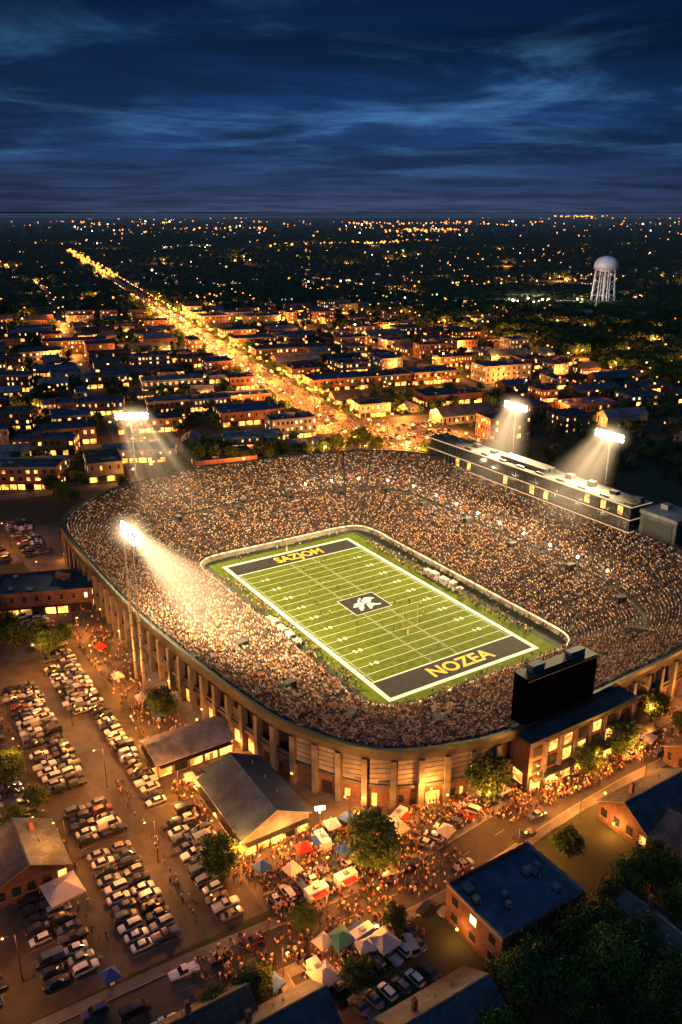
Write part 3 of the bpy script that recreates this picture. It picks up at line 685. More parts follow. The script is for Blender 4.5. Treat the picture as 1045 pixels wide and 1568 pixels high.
# ---------------------------------------------------------------- buildings
EXCL=[]; grid={}
def reg(x,y,rot,L,W):
    e=(x,y,rot,L/2,W/2); EXCL.append(e); rr=math.hypot(L,W)/2+6
    for i in range(int((x-rr)//40),int((x+rr)//40)+1):
        for j in range(int((y-rr)//40),int((y+rr)//40)+1): grid.setdefault((i,j),[]).append(e)
def hit(x,y,pad):
    for e in grid.get((int(x//40),int(y//40)),()):
        dx,dy=x-e[0],y-e[1]; c,s=math.cos(e[2]),math.sin(e[2]); u=abs(dx*c+dy*s); v=abs(-dx*s+dy*c)
        if u<e[3]+pad and v<e[4]+pad: return True
    return False
def addwin(m,L,W,H,fl,sides,lit,shop,k0):
    fh=H/fl; pitch=R.choice((2.8,3.2,3.9,4.6)); ww=R.choice((1.0,1.3,1.7))
    for side in sides:
        ln=L if side in (0,2) else W; n=max(1,int(ln/pitch)); off=(W/2 if side in (0,2) else L/2)+.03
        for f in range(fl):
            z=f*fh
            for i in range(n):
                t=-ln/2+(i+.5)*ln/n
                if f==0 and side in shop:
                    k='shop' if R.random()<.7 else 'glass'; w,h0,h1=ln/n*.8,.3,min(fh-.6,3.1)
                else:
                    k=('litwin' if R.random()<.7 else 'litwhite') if R.random()<lit else 'glass'; w,h0,h1=ww,fh*.33,fh*.8
                c,s_={0:((t,-off),0),1:((off,t),1),2:((t,off),0),3:((-off,t),1)}[side]
                if s_==0: m.box(c[0],c[1],z+h0,z+h1,w,.06,k); m.box(c[0],c[1],z+h0-.14,z+h0-.003,w+.3,.16,'kerb')
                else: m.box(c[0],c[1],z+h0,z+h1,.06,w,k); m.box(c[0],c[1],z+h0-.14,z+h0-.003,.16,w+.3,'kerb')
        if side in shop:
            if side==0: m.box(0,-W/2-.7,3.3,3.45,L*.96,1.35,'dsteel')
            if side==3: m.box(-L/2-.7,0,3.3,3.45,1.35,W*.96,'dsteel')
            if side==1: m.box(L/2+.7,0,3.3,3.45,1.35,W*.96,'dsteel')
def flatb(name,x,y,rot,L,W,H,wall,roof,fl=2,lit=.25,shop=(),units=4,sides=(0,1,2,3)):
    m=MB(); m.box(0,0,0,H,L,W,wall,top=roof)
    t=.35; cap='kerb' if R.random()<.3 else wall
    for c in ((0,-W/2+t/2,L,t),(0,W/2-t/2,L,t)): m.box(c[0],c[1],H,H+.8,c[2]+.1,c[3]+.1,cap)
    for c in ((-L/2+t/2,0,t,W-2*t-.1),(L/2-t/2,0,t,W-2*t-.1)): m.box(c[0],c[1],H,H+.79,c[2]+.1,c[3],wall)
    for _ in range(units):
        ux,uy=R.uniform(-L/2+2,L/2-2),R.uniform(-W/2+2,W/2-2); s=R.uniform(1,2.2)
        m.box(ux,uy,H,H+.25,s+.3,s*.8+.3,'dsteel'); m.box(ux,uy,H+.25,H+.9+R.random()*.5,s,s*.8,'steel' if R.random()<.5 else 'roofgrey')
        if R.random()<.5: m.cyl(ux+s,uy,H,H+1,.2,.2,'steel',6)
    if L>22 and R.random()<.4: m.box(R.uniform(-L*.3,L*.3),W*.15,H,H+2.6,5,4,wall,top=roof)
    addwin(m,L,W,H,fl,sides,lit,shop,0)
    reg(x,y,rot,L,W); return m.obj(name,(x,y,0),rot)
def gable(name,x,y,rot,L,W,H,rise,wall,roof,lit=.4,mesh_only=False,fl=1,chim=True,shop=()):
    m=MB(); m.box(0,0,0,H,L,W,wall)
    o=.6; y0=W/2+o; x0=L/2+o; sl=rise/(W/2); ze=H-o*sl; zr=H+rise; th=.22
    for s in (-1,1):
        P=[(-x0,s*y0,ze),(x0,s*y0,ze),(x0,0,zr),(-x0,0,zr)]
        m.face([(p[0],p[1],p[2]+th) for p in P],roof); m.face(P,roof)
        m.face([P[0],P[1],(x0,s*y0,ze+th),(-x0,s*y0,ze+th)],'kerb')
        for q in (-1,1): m.face([(q*x0,s*y0,ze),(q*x0,0,zr),(q*x0,0,zr+th),(q*x0,s*y0,ze+th)],'kerb')
        m.face([(s*L/2,-W/2,H),(s*L/2,W/2,H),(s*L/2,0,zr)],wall)
        for k in range(1,int(L/1.6)):
            if roof in('roofblue','roofgrey'):
                xx=-L/2+k*1.6; m.face([(xx-.05,s*y0,ze+th+.06),(xx+.05,s*y0,ze+th+.06),(xx+.05,0,zr+th+.06),(xx-.05,0,zr+th+.06)],roof)
    m.box(0,0,zr+th-.05,zr+th+.12,L+2*o,.35,roof)
    addwin(m,L,W,H,fl,(0,1,2,3),lit,shop,0)
    m.box(L*.2,-W/2-.06,.05,2.15,1.0,.1,'white'); m.box(L*.2,-W/2-.8,.0,.14,2,1.4,'conc')
    if chim: m.box(-L*.25,W*.2,H,zr+1,.8,.8,'brick')
    for _ in range(3): m.cyl(R.uniform(-L*.4,L*.4),W*.25,H+rise*.4,H+rise*.75,.12,.12,'steel',6)
    if mesh_only: return m.mesh(name)
    reg(x,y,rot,L,W); return m.obj(name,(x,y,0),rot)
FB=FW
x,y=FB(77,-82); gable('ticket_hall',x,y,AE,23,16,5,4,'grey','roofblue',lit=.5,fl=1,chim=False,shop=(0,1,3))
x,y=FB(48,-86); gable('concession_building',x,y,AE+math.pi/2,20,11,4.2,2,'grey','roofgrey',lit=.5,chim=False,shop=(0,3))
x,y=FB(132,-53.5); flatb('brick_office_building',x,y,AE,15.5,21,8,'brickd','roofblue',2,.2,(),9)
x,y=FB(127,-6); gable('brick_house',x,y,AE+math.pi/2,21,14,4.6,4.4,'brickd','roofdark',lit=.6,fl=1)
x,y=FB(121,21); gable('brick_house',x,y,AE+math.pi/2,15,13,4.6,4,'brickd','roofdark',lit=.5)
x,y=FB(138,16); gable('timber_house',x,y,AE,14,11,4.6,4,'cream','roofdark',lit=.5)
flatb('brick_warehouse',-103,266,rad(12),32,18,8,'brickd','roofdark',2,.3,(0,),4)
gable('timber_house',-66,139,AE,15,15,4.5,3.5,'brickd','roofdark',lit=.3)
gable('timber_house',-10,99,AE+math.pi/2,17,11,5,4,'brickd','roofdark',lit=.3)
gable('brick_house',17,101,AE+math.pi/2,18,12,5,4,'brick','roofdark',lit=.3)
gable('timber_house',58,118,AE,15,11,5,4,'brickd','roofdark',lit=.3)
gable('timber_house',75,140,AE,16,12,5,4,'brickd','roofdark',lit=.3)
x,y=FB(20,-163); gable('timber_house',x,y,AE,15,12,4.5,4,'brickd','roofdark',lit=.4)
x,y=FB(-20,-158); gable('brick_house',x,y,AE,15,12,4.5,4,'brick','roofdark',lit=.4)
x,y=FB(124,-113); gable('timber_house',x,y,AE+math.pi/2,13,9,4.5,4,'brickd','roofbrown',lit=.4)
def tent(x,y,rot,w,l,k):
    m=MB(); h=2.4
    for sx in (-1,1):
        for sy in (-1,1): m.tube((sx*w/2,sy*l/2,0),(sx*w/2,sy*l/2,h),.05,.05,'steel')
    E=[(-w/2,-l/2),(w/2,-l/2),(w/2,l/2),(-w/2,l/2)]; e=l/2-min(w,l)*.25
    r0,r1=(0,-e*.4,h+1.3),(0,e*.4,h+1.3)
    m.face([(*E[0],h),(*E[1],h),r0],k); m.face([(*E[1],h),(*E[2],h),r1,r0],k); m.face([(*E[2],h),(*E[3],h),r1],k); m.face([(*E[3],h),(*E[0],h),r0,r1],k)
    for i in range(4):
        a,b=E[i],E[(i+1)%4]; m.face([(*a,h-.35),(*b,h-.35),(*b,h),(*a,h)],k)
    m.box(0,0,.7,.78,w*.6,.8,'white')
    for q in (-.25,.25): m.box(w*q,0,0,.7,.06,.6,'steel')
    m.obj('canopy_tent',(x,y,.02),rot)
for x,y,w,l,k in ((-55.7,132,7,7,'tentw'),(0,120,4.5,4.5,'tentt'),(8,119.5,5,4.5,'tentw'),(-3,112,5,4.5,'tentw'),(-41,112,3,3,'tentb'),(-30,170,5,5,'tentb'),(-33,166,4,4,'tentw')): tent(x,y,AE+.1,w,l,k)
for a,b,k in ((96,-40,'tentw'),(101,-58,'tentw'),(98,-63,'tentr'),(100,-72,'tentb'),(96,-68,'tentr'),(108,16,'tentw'),(60,-90,'tentw'),(30,-87,'tentb'),(92,-70,'tentw'),(99,-84,'tentw'),(95,-89,'tentb'),(103,-30,'tentw'),(104,-18,'tentr'),(20,-88,'tentw'),(5,-90,'tentw'),(-15,-89,'tentr'),(123,-82,'tentw'),(121,-100,'tentb'),(104,-66,'tentb'),(118,-88,'tentw'),(95,-79,'tentr'),(92,-66,'tentb'),(107,-50,'tentw')):
    x,y=FW(a,b); tent(x,y,AE+R.uniform(-.3,.3),3.2,3.2,k)
# ---------------------------------------------------------------- trees
def treemesh(h,cr_,nclump,nleaf,ls,seed,leaf='leaf',limbs=7):
    r=random.Random(seed); m=MB(); th=h*.36
    m.tube((0,0,0),(r.uniform(-.2,.2),r.uniform(-.2,.2),th),h*.030,h*.020,'trunk',7)
    C=[]; cz=h*.62
    for i in range(nclump):
        while True:
            p=Vector((r.uniform(-1,1),r.uniform(-1,1),r.uniform(-1,1)))
            if .25<p.length<1: break
        p=Vector((p.x*cr_*.82,p.y*cr_*.82,p.z*h*.34)); s=1+.25*noise.noise(p*.25+Vector((seed,0,0))); C.append((Vector((p.x*s,p.y*s,cz+p.z)),r.uniform(.16,.30)*cr_))
    for i in range(limbs):
        c=C[i*len(C)//limbs][0]; mid=Vector((c.x*.4,c.y*.4,(th+c.z)/2)); m.tube((0,0,th*r.uniform(.7,1)),mid,h*.014,h*.009,'trunk'); m.tube(mid,c,h*.009,h*.003,'trunk',4)
    k=m.mi(leaf)
    for c,rr in C:
        for _ in range(nleaf):
            d=Vector((r.gauss(0,1),r.gauss(0,1),r.gauss(0,.75))); d=d*(rr*.62); p=c+d
            nrm=(d.normalized()*.8+Vector((r.uniform(-1,1),r.uniform(-1,1),r.uniform(-.3,1)))).normalized(); u=nrm.orthogonal().normalized(); v=nrm.cross(u); a=r.uniform(0,3.14)
            u,v=u*math.cos(a)+v*math.sin(a),v*math.cos(a)-u*math.sin(a); s=ls*r.uniform(.6,1.3); i=len(m.v)
            m.v+=[tuple(p-u*s),tuple(p-v*s*.55),tuple(p+u*s),tuple(p+v*s*.55)]; m.f.append((i,i+1,i+2,i+3)); m.m.append(k)
    return m.mesh('tree')
TM=[treemesh(11,5,70,75,.32,s) for s in (1,2,3)]+[treemesh(12,5.6,85,75,.33,9)]
TR=[(-48.5,195,.9),(-24.5,137,1.0),(6.5,139,1.2),(34,161.5,1.2),(60,171,.85),(70,178,.95),(84,194,.85),(-94,233,1.0),(48.4,143,.7),(-15,108,.7),(10.3,124,.6),(3,111,.6),(-21,104,.65),(-79.5,167,.9),
(56,131,.9),(63,134,1),(54,126,.9),(35,112.5,.95),(44,117,1.05),(47,111,1.1),(39,107,1.0),(54,116,1.0),(57,109,1.0),(50,121,.85),(-102,232,.9),(-88,236,.7),(66,124,1),(70,130,1),(-7,124,.5),(30,108,.9),(25,98,.8),(-72,150,.7),
(90,186,.8),(88,170,.9),(95,178,.9),(-75,127,.8),(41,101,.9),(52,102,1),(-118,250,.9),(80,152,1),(84,160,1),(-90,228,.8),(-107,240,.9),(-70,158,.6)]
TR+=[(12,466,1.3),(-2,462,1.1),(20,458,1.0),(-34,446,1.2),(-44,446,1.0),(-27,443,1.0),(-70,440,1.1),(-60,440,.9),(-20,447,.9),(56,440,1),(66,445,1.1),(75,436,1),(82,445,1.1),(-133,378,.8),(92,430,1),(100,438,1),(-52,438,.8),(-88,430,.8),(6,458,1),(-10,455,.9),(-78,436,1),(48,448,1),(-37,440,.9),(-140,386,.9),(-126,372,.7),(-172,430,1),(-195,420,1),(-138,430,.9)]
for x,y,s in TR:
    place(R.choice(TM),'broadleaf_tree',(x,y,0),R.uniform(0,6.3),scale=(s*R.uniform(.92,1.08),s*R.uniform(.92,1.08),s*R.uniform(.9,1.05)))
# ---------------------------------------------------------------- pedestrians
pts=[]
def ppl(a0,a1,b0,b1,n):
    for _ in range(n): pts.append((R.uniform(a0,a1),R.uniform(b0,b1),.03,R.uniform(0,6.3),R.uniform(.98,1.12)))
ppl(89,108,-92,-62,760); ppl(95,107,-62,-36,380); ppl(106,112,-36,10,280); ppl(58,96,-95,-91,130); ppl(-30,45,-94,-82,260); ppl(107,118,-110,-50,420); ppl(106,113,8,45,220); ppl(102,110,-30,-15,120)
ppl(50,100,-106,-104,40); ppl(-20,100,-124,-121,50); ppl(92,103,-68,-62,60); ppl(-70,-30,-93,-82,80); ppl(117,126,-95,-70,130)
scatter('pedestrians',pts,[person('stand'),person('walk')],FL,AE)
# ---------------------------------------------------------------- street lamps
def lampmesh(h,k,arm=1.6,r=.34):
    m=MB(); m.cyl(0,0,0,.4,.22,.2,'conc',8); m.cyl(0,0,.4,h,.11,.07,'dsteel',8); m.tube((0,0,h-.1),(arm,0,h+.35),.05,.05,'dsteel'); m.box(arm+.3,0,h+.33,h+.47,.9,.36,'dsteel'); m.ball((arm+.3,0,h+.3),r,k,8,6,sz=.6)
    return m.mesh('street_lamp')
LM={'n':lampmesh(7,'lampo'),'w':lampmesh(8,'lampw'),'t':lampmesh(8,'lampo',1.6,.85),'tall':lampmesh(11,'lampo',1.8,.3)}
def slamp(x,y,rot,P,kind='n',col=SOD,light=True):
    o=place(LM[kind],'street_lamp',(x,y,0),rot); h={'tall':11,'n':7}.get(kind,8)
    if light: plight(1.9,0,h-.5,P,col,.35,parent=o)
    return o
near=[(-80,-92),(-55,-92),(-30,-92),(-8,-92),(14,-92),(35,-94),(62,-94),(90,-92),(93,-66),(103,-79),(105,-63),(101,-48),(107,-36),(108,-22),(108,-6),(107,8),(105,22),(104,38),(105,55),(119,-97),(119,-75),(119,-40),(118,-20),(116,5),(118,35)]
for a,b in near:
    x,y=FW(a,b); slamp(x,y,AE+R.choice((0,-1.57,3.14)),R.uniform(7000,12000))
for a,b in ((-10,-107.5),(20,-107.5),(50,-107.5),(80,-106),(0,-122.5),(35,-122.5),(70,-122),(95,-137),(60,-138),(-120,-94),(-145,-109)):
    x,y=FW(a,b); slamp(x,y,AE-1.57,R.uniform(11000,15000)*(.5 if b<-120 else 1),'tall')
m=MB()
for q,(x,y,z,N) in enumerate(PIER):
    if y>60 or x<-100: continue
    if q%3==0:
        px,py=x+N[0]*2.15,y+N[1]*2.15; m.box(px,py,2.9,3.2,.5,.3,'lampo',rot=N[2])
        if q%6==0: plight(x+N[0]*3.2,y+N[1]*3.2,2.6,1600,parent=stad,name='wall_lamp_bulb')
m.obj('wall_lamps',parent=stad)
for a,b,z,P in ((92,-82,4.5,4500),(90,-72,5,2000),(77,-91.5,4,2800),(66,-91.5,4,2800),(48,-93,4,2800),(123,-53,3.5,1000),(118,-12,3.5,4500),(126,-18.5,3.5,3500),(136,-2,4,3000),(130,-66,3.5,1500),(117,24,3.5,3500),(109,-4,4,3800),(108.5,-18,4,3400),(40,-80,3.5,3000)):
    x,y=FW(a,b); l=MB(); l.ball((0,0,0),.28,'lampo',8,6); o=l.obj('wall_lamp',(x,y,z)); plight(0,0,-.45,P,parent=o)
x,y=FW(93.5,-74); l=MB(); l.cyl(0,0,0,9,.12,.08,'dsteel',8); l.box(0,0,9,9.7,2.2,.5,'lampw'); o=l.obj('floodlight_pole',(x,y,0),.2); plight(0,-.9,8.6,1500,(1,.7,.35),.4,parent=o)
# ---------------------------------------------------------------- town
def bad(x,y,pad=0):
    a,b=toF(x,y)
    if -128-pad<a<125+pad and -97-pad<b<116+pad: return True
    if -158<a<125 and -165<b<-76: return True
    return False
STREETS=[]
CS=[-62,18,95,172,250,330,415,510,620,740,880,1080]
MW=26
for r,lo,hi,w in ((0,-85,2600,MW),(-135,-180,1300,9),(-270,-200,1100,9),(150,-60,1200,9),(285,-60,1000,9),(-400,-100,900,8),(415,-40,900,8)):
    STREETS.append(('s',r,lo,hi,w))
for i,s in enumerate(CS): STREETS.append(('r',s,-300-30*(i%4) if i else -300,40 if i==0 else 295+40*(i%4),9))
for i,(t,c,lo,hi,w) in enumerate(STREETS):
    C=[(lo+(hi-lo)*k/6,c) if t=='s' else (c,lo+(hi-lo)*k/6) for k in range(7)]
    road('main_street' if (t=='s' and c==0) else 'street',C,w,'asphalt_town',.03+.004*(t=='s'),fr=TW,marks=False,kerb=(t=='s' and c==0))
def onstreet(s,r,pad=0):
    for t,c,lo,hi,w in STREETS:
        if t=='s' and abs(r-c)<w/2+pad and lo<s<hi: return True
        if t=='r' and abs(s-c)<w/2+pad and lo<r<hi: return True
    return -95<s<14 and -20<r<72
m=MB(); m.face([(*TW(s,r),.02) for s,r in ((-100,16),(-100,72),(13,72),(13,16))],'asphalt_town'); m.obj('town_square')
walls=['brick','brickd','cream','brick','grey','conc','brickd','cream']; roofs=['roofblue','roofdark','roofgrey','roofblue','roofdark','roofbrown']
for x,y,rot,L,W,H,wl,rf,fl,lit,shop in ((-160,402,.02,40,18,11,'brick','roofdark',3,.4,(0,)),(-190,362,.02,34,18,10,'brickd','roofdark',3,.4,(0,)),(-218,520,.05,46,18,11,'brick','roofdark',3,.45,(0,)),(-268,640,.05,60,20,12,'brickd','roofdark',3,.5,(0,)),(-112,448,.12,40,16,7,'cream','roofgrey',2,.7,(0,)),(-168,462,.1,34,15,9,'brickd','roofblue',2,.5,(0,)),
    (-52,476,.2,34,16,7,'grey','roofgrey',2,.5,(0,)),(-130,640,.3,46,20,9,'cream','roofgrey',2,.98,(0,)),(-185,655,.3,34,18,9,'brick','roofblue',2,.6,(0,)),(-228,440,.05,30,16,10,'brick','roofdark',3,.4,(0,)),(-262,830,.3,60,24,11,'brickd','roofdark',3,.4,()),(-120,515,.25,40,18,8,'brickd','roofdark',2,.4,(0,)),(-170,560,.2,44,18,9,'brick','roofblue',2,.5,(0,)),(-95,575,.3,34,18,8,'cream','roofdark',2,.6,(0,))):
    flatb('brick_commercial_building',x,y,rot,L,W,H,wl,rf,fl,lit,shop,6)
for s,r,L,W,H,wl,rf,fl in ((130,40,42,26,9,'brick','roofblue',2),(131,82,41,24,8.4,'brickd','roofdark',2),(129,123,40,26,9.3,'brick','roofblue',2),(290,38,40,26,9,'brickd','roofblue',2),(292,78,38,24,8,'brick','roofdark',2),(370,40,44,26,8,'brick','roofblue',2),(372,86,44,26,9,'brickd','roofblue',2),(55,100,44,24,7,'brickd','roofdark',1),(50,-50,40,28,8.5,'brick','roofblue',2)):
    x,y=TW(s,r); flatb('brick_shop_building',x,y,AT,L,W,H,wl,rf,fl,.45,(0,3) if r>0 else (0,1),7)
nb=0
for i in range(len(CS)-3):
    s0,s1=CS[i]+6,CS[i+1]-6
    for (r0,r1) in ((18,144),(156,279),(-129,-18),(-264,-141),(-394,-276)):
        far=min(abs(r0),abs(r1))
        for rw in range(2):
            r=r0+R.uniform(0,3)
            while r<r1-11:
                w=min(R.uniform(14,44),r1-r); d=R.uniform(15,28); H=R.choice((5,6,7,8,8.5,9.5,10.5,12,13))
                if R.random()<(.05 if far<20 else .24 if far<160 else .5): r+=w*.55; continue
                sc=(s0+d/2+R.uniform(0,4)) if rw==0 else (s1-d/2-R.uniform(0,4)); x,y=TW(sc,r+w/2)
                near_main=(r<26 and r0>0) or (r+w>-26 and r0<0)
                if (sc<14 and -20<r+w/2<80) or bad(x,y,w/2-4) or any(hit(x+dx,y+dy,3) for dx in (-w/2,-w/4,0,w/4,w/2) for dy in (-d/2,0,d/2)) or abs(x)>.46*y+50: r+=w*.5; continue
                rot=AT+R.choice((0,0,0,R.uniform(-.1,.1))); shop=[0] if R.random()<(.85 if far<20 else .6) else []
                if near_main: shop.append(3 if r0>0 else 1)
                if R.random()<.30: gable('pitched_roof_shop',x,y,rot,w-1.5,d*.8,H*.7,R.uniform(2.5,5),R.choice(walls),R.choice(roofs),lit=R.uniform(.2,.6),chim=R.random()<.5,shop=shop)
                else: flatb('brick_shop_building',x,y,rot,w-.6 if R.random()<.5 else w-4,d,H,R.choice(walls),R.choice(roofs),3 if H>9.5 else 2 if H>6.2 else 1,R.uniform(.12,.6),shop,R.randint(2,7),sides=(0,1,3))
                nb+=1; r+=w+(R.uniform(2,6) if R.random()<.25 else 0)
for x,y,L,W in ((245,1262,70,30),(335,1238,60,28),(290,1330,70,30)):
    flatb('white_warehouse',x,y,.1,L,W,7,'cream','roofgrey',1,.9,(0,),6); plight(x,y-25,9,60000,(1,.8,.5),1,name='warehouse_lamp_bulb')
for s,r,L,W,H in ((450,340,60,30,6),(500,225,50,26,5),(640,340,70,30,6),(820,60,60,30,6)):
    x,y=TW(s,r)
    if not hit(x,y,20): flatb('white_warehouse',x,y,AT,L,W,H,'cream','roofgrey',1,.9,(0,),6)
HS=[gable('house',0,0,0,14,9,3.6,2.6,w,rf,lit=.6,mesh_only=True) for w,rf in (('cream','roofdark'),('brick','roofbrown'),('cream','roofgrey'),('brickd','roofdark'),('white','roofdark'))]
HS+=[gable('house',0,0,0,18,10,5.6,3.2,w,rf,lit=.5,mesh_only=True,fl=2) for w,rf in (('cream','roofdark'),('brick','roofgrey'))]
nh=0; porch=[]
for _ in range(3600):
    yy=math.exp(R.uniform(math.log(400),math.log(2100))); xx=R.uniform(-.5,.5)*yy; s,r=toT(xx,yy)
    if bad(xx,yy,8) or onstreet(s,r,9): continue
    if noise.noise(Vector((xx*.006,yy*.004,9)))<-.12: continue
    if any(hit(xx+dx,yy+dy,7) for dx,dy in ((0,0),(8,0),(-8,0),(0,8),(0,-8))): continue
    o=place(R.choice(HS),'house',(xx,yy,0),AT+R.choice((0,0,1.5708))+R.uniform(-.25,.25),scale=R.uniform(.8,1.2)); reg(xx,yy,AT,15,15); nh+=1; porch.append((xx,yy))
    if nh>360: break
for t,c,lo,hi,w in STREETS:
    main=(t=='s' and c==0); step=26 if main else 52; p=lo+10; q=0
    while p<hi:
        s,r=(p,c) if t=='s' else (c,p); sd=1 if q%2 else -1; off=w/2+1.2
        if t=='s': r+=sd*off; rot=AT+(math.pi if sd>0 else 0)
        else: s+=sd*off; rot=AT+(-math.pi/2 if sd>0 else math.pi/2)
        x,y=TW(s,r); p+=step*(.8+.4*R.random()); q+=1
        if bad(x,y,-5) or abs(x)>.45*y+20 or y>1800: continue
        lit=(y<1300) and (main or (R.random()<.62 and y<1050 and noise.noise(Vector((x*.008,y*.006,4)))>-.3))
        slamp(x,y,rot,(42000 if main else 36000)*(.5+R.random())*(1 if y<800 else 2.0),'t',light=lit)
        if main:
            x2,y2=TW(s+8,-r); slamp(x2,y2,rot+math.pi,34000,'t',light=lit and q%2==0)
for s,r in ((-60,25),(-60,50),(-30,30),(-30,60),(0,30),(0,58),(-80,10)):
    x,y=TW(s,r)
    if not bad(x,y,-8): slamp(x,y,AT,32000,'t')
TC=[]
for k in range(420):
    s=-60+R.random()**.8*1200; r=R.choice((-2.6,2.6,-5.8,5.8,-11.4,11.4,-11.4,11.4)); x,y=TW(s,r)
    if bad(x,y,-12) or any(abs(s-a)<6.2 and abs(r-b)<2 for a,b in TC): continue
    TC.append((s,r)); car(x,y,AT+(0 if r>0 else math.pi),name='car',z=.035)
for s in (-66,-52,-45,-30,-22,-8,0):
    for k in range(14):
        x,y=TW(s,18+k*3.6)
        if R.random()<.8 and not bad(x,y,-8): car(x,y,AT+R.uniform(-.05,.05),z=.03)
m=MB()
for s,r in TC:
    if abs(r)>8: continue
    f=-1 if r<0 else 1
    for q in (-.6,.6):
        hx,hy=TW(s+f*2.5,r+q); m.ball((hx,hy,.75),.28 if f<0 else .1,'head',6,4); tx,ty=TW(s-f*2.5,r+q); m.ball((tx,ty,.8),.2,'tail',6,4)
m.obj('vehicle_lights')
pts=[]
for _ in range(900):
    s=R.uniform(-80,150); r=R.gauss(4,14); x,y=TW(s,r)
    if not bad(x,y,-8) and not hit(x,y,1) : pts.append((x,y,.04,R.uniform(0,6.3),1.15))
scatter('street_pedestrians',pts,[person('stand'),person('walk')])
m=MB()
def dl(x,y,z,r,k): m.ball((x,y,z),r,k,6,4)
for _ in range(6200):
    y=math.exp(R.uniform(math.log(620),math.log(11000))); x=R.uniform(-.5,.5)*y
    cl=noise.noise(Vector((x*.0022,y*.0010,3)))+.6*noise.noise(Vector((x*.007,y*.003,8)))
    if R.random()>.09+1.35*cl or bad(x,y): continue
    dl(x,y,R.uniform(5,11),y*.00058*R.uniform(.5,1.7)+.15,'lampfar' if R.random()<.88 else 'lampw')
def line(x0,y0,x1,y1,n,jx,jy,rs=.0008,k='lampfar'):
    for _ in range(n):
        t=R.random(); x=x0+(x1-x0)*t+R.gauss(0,jx); y=y0+(y1-y0)*t+R.gauss(0,jy); dl(x,y,R.uniform(6,12),y*rs*R.uniform(.5,1.5),k)
line(-281,3300,420,3800,80,20,60,.0010); line(330,5700,760,5900,80,60,250,.0012); line(4700,19500,6100,20500,30,100,300,.0009); line(-620,3100,-480,3200,24,20,50,.0009,'lampw')
line(*TW(1250,0),*TW(2500,0),140,10,10,.0011); line(-2100,14500,-1500,15000,7,100,100,.0008); line(-4400,13500,-2200,13000,14,200,300,.0007); line(2000,14000,6500,14000,34,300,700,.0007)
line(50,9000,1500,9500,50,100,500,.0008); line(-900,1950,-600,2300,30,60,60,.0010); line(-1400,2600,-1000,2700,30,60,60,.0011); line(-1300,6500,-600,6600,24,80,200,.0009); line(-420,1250,-120,1330,30,15,20,.0009); line(150,1500,600,1750,30,20,40,.0008); line(200,1235,400,1225,16,6,6,.0011,'lampw')
m.obj('distant_town_lights')
for _ in range(70):
    y=math.exp(R.uniform(math.log(800),math.log(3600))); x=R.uniform(-.44,.44)*y
    o=MB(); rr=y*.0007+.2; o.ball((0,0,0),rr,'lampfar',8,6); q=o.obj('street_lamp',(x,y,9)); plight(0,0,-rr-.4,32000*(y/700)**1.4,parent=q,r=1)
for x,y in R.sample(porch,90):
    if y>1500: continue
    o=MB(); o.ball((0,0,0),.45,'lampo',6,4); q=o.obj('porch_lamp',(x+R.uniform(-7,7),y-8.5,3.4)); plight(0,-.8,.3,16000*(1 if y<700 else 1.8),parent=q)
# water tower
wt=MB(); nl=8
for i in range(nl):
    a=2*math.pi*i/nl; c,s_=math.cos(a),math.sin(a); wt.tube((18*c,18*s_,0),(14*c,14*s_,53),.9,.8,'whitetank',8)
    a2=2*math.pi*(i+1)/nl
    for z0,z1 in ((0,17),(17,35),(35,52)):
        R0,R1=18-4*z0/53,18-4*z1/53; wt.tube((R0*c,R0*s_,z0),(R1*math.cos(a2),R1*math.sin(a2),z1),.2,.2,'whitetank'); wt.tube((R1*c,R1*s_,z1),(R1*math.cos(a2),R1*math.sin(a2),z1),.35,.35,'whitetank')
wt.cyl(0,0,0,53,2,2,'whitetank',16)
wt.obj('water_tower',(375,1231,0)); reg(375,1231,0,36,36)
wt=MB(); wt.cyl(0,0,49.5,53,8,16.5,'whitetank',28); wt.cyl(0,0,53,57.5,16.8,16.8,'whitetank',28); wt.ball((0,0,57.5),16.8,'whitetank',28,14,z0=0.0,sz=.78); wt.cyl(0,0,52.6,53.1,18,18,'steel',28)
o=wt.obj('tank',(0,0,0)); o.parent=bpy.data.objects['water_tower']
plight(355,1195,14,16000,(1,.8,.55),1,name='tower_floodlight'); plight(345,1185,72,30000,(.72,.84,1),1,name='tower_floodlight')
# ---------------------------------------------------------------- town trees
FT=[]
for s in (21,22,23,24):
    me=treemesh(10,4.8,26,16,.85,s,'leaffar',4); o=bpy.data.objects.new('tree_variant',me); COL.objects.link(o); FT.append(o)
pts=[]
def tryt(x,y,sc,pad=2.5):
    if bad(x,y,-3): return
    s,r=toT(x,y)
    if onstreet(s,r,pad): return
    if hit(x,y,2.0*sc+.3): return
    pts.append((x,y,0,R.uniform(0,6.3),sc))
for s in range(20,1300,17):
    for sd in (-1,1):
        if R.random()<.6: tryt(*TW(s+R.uniform(-4,4),sd*15.6),R.uniform(.4,.65),1.5)
for _ in range(24000):
    y=math.sqrt(R.uniform(390**2,1500**2)); x=R.uniform(-.52,.52)*y
    if noise.noise(Vector((x*.01,y*.01,0)))<-.35 and R.random()<.5: continue
    s,r=toT(x,y)
    if -400<r<280 and s<650:
        if R.random()<.55: continue
        tryt(x,y,R.uniform(.45,.95)); continue
    if x<-80 and y<470 and R.random()<.6: continue
    tryt(x,y,R.uniform(.65,1.3))
for _ in range(13000):
    y=math.sqrt(R.uniform(1500**2,4200**2)); x=R.uniform(-.5,.5)*y
    if noise.noise(Vector((x*.004,y*.004,5)))<-.3: continue
    tryt(x,y,R.uniform(1.0,1.9))
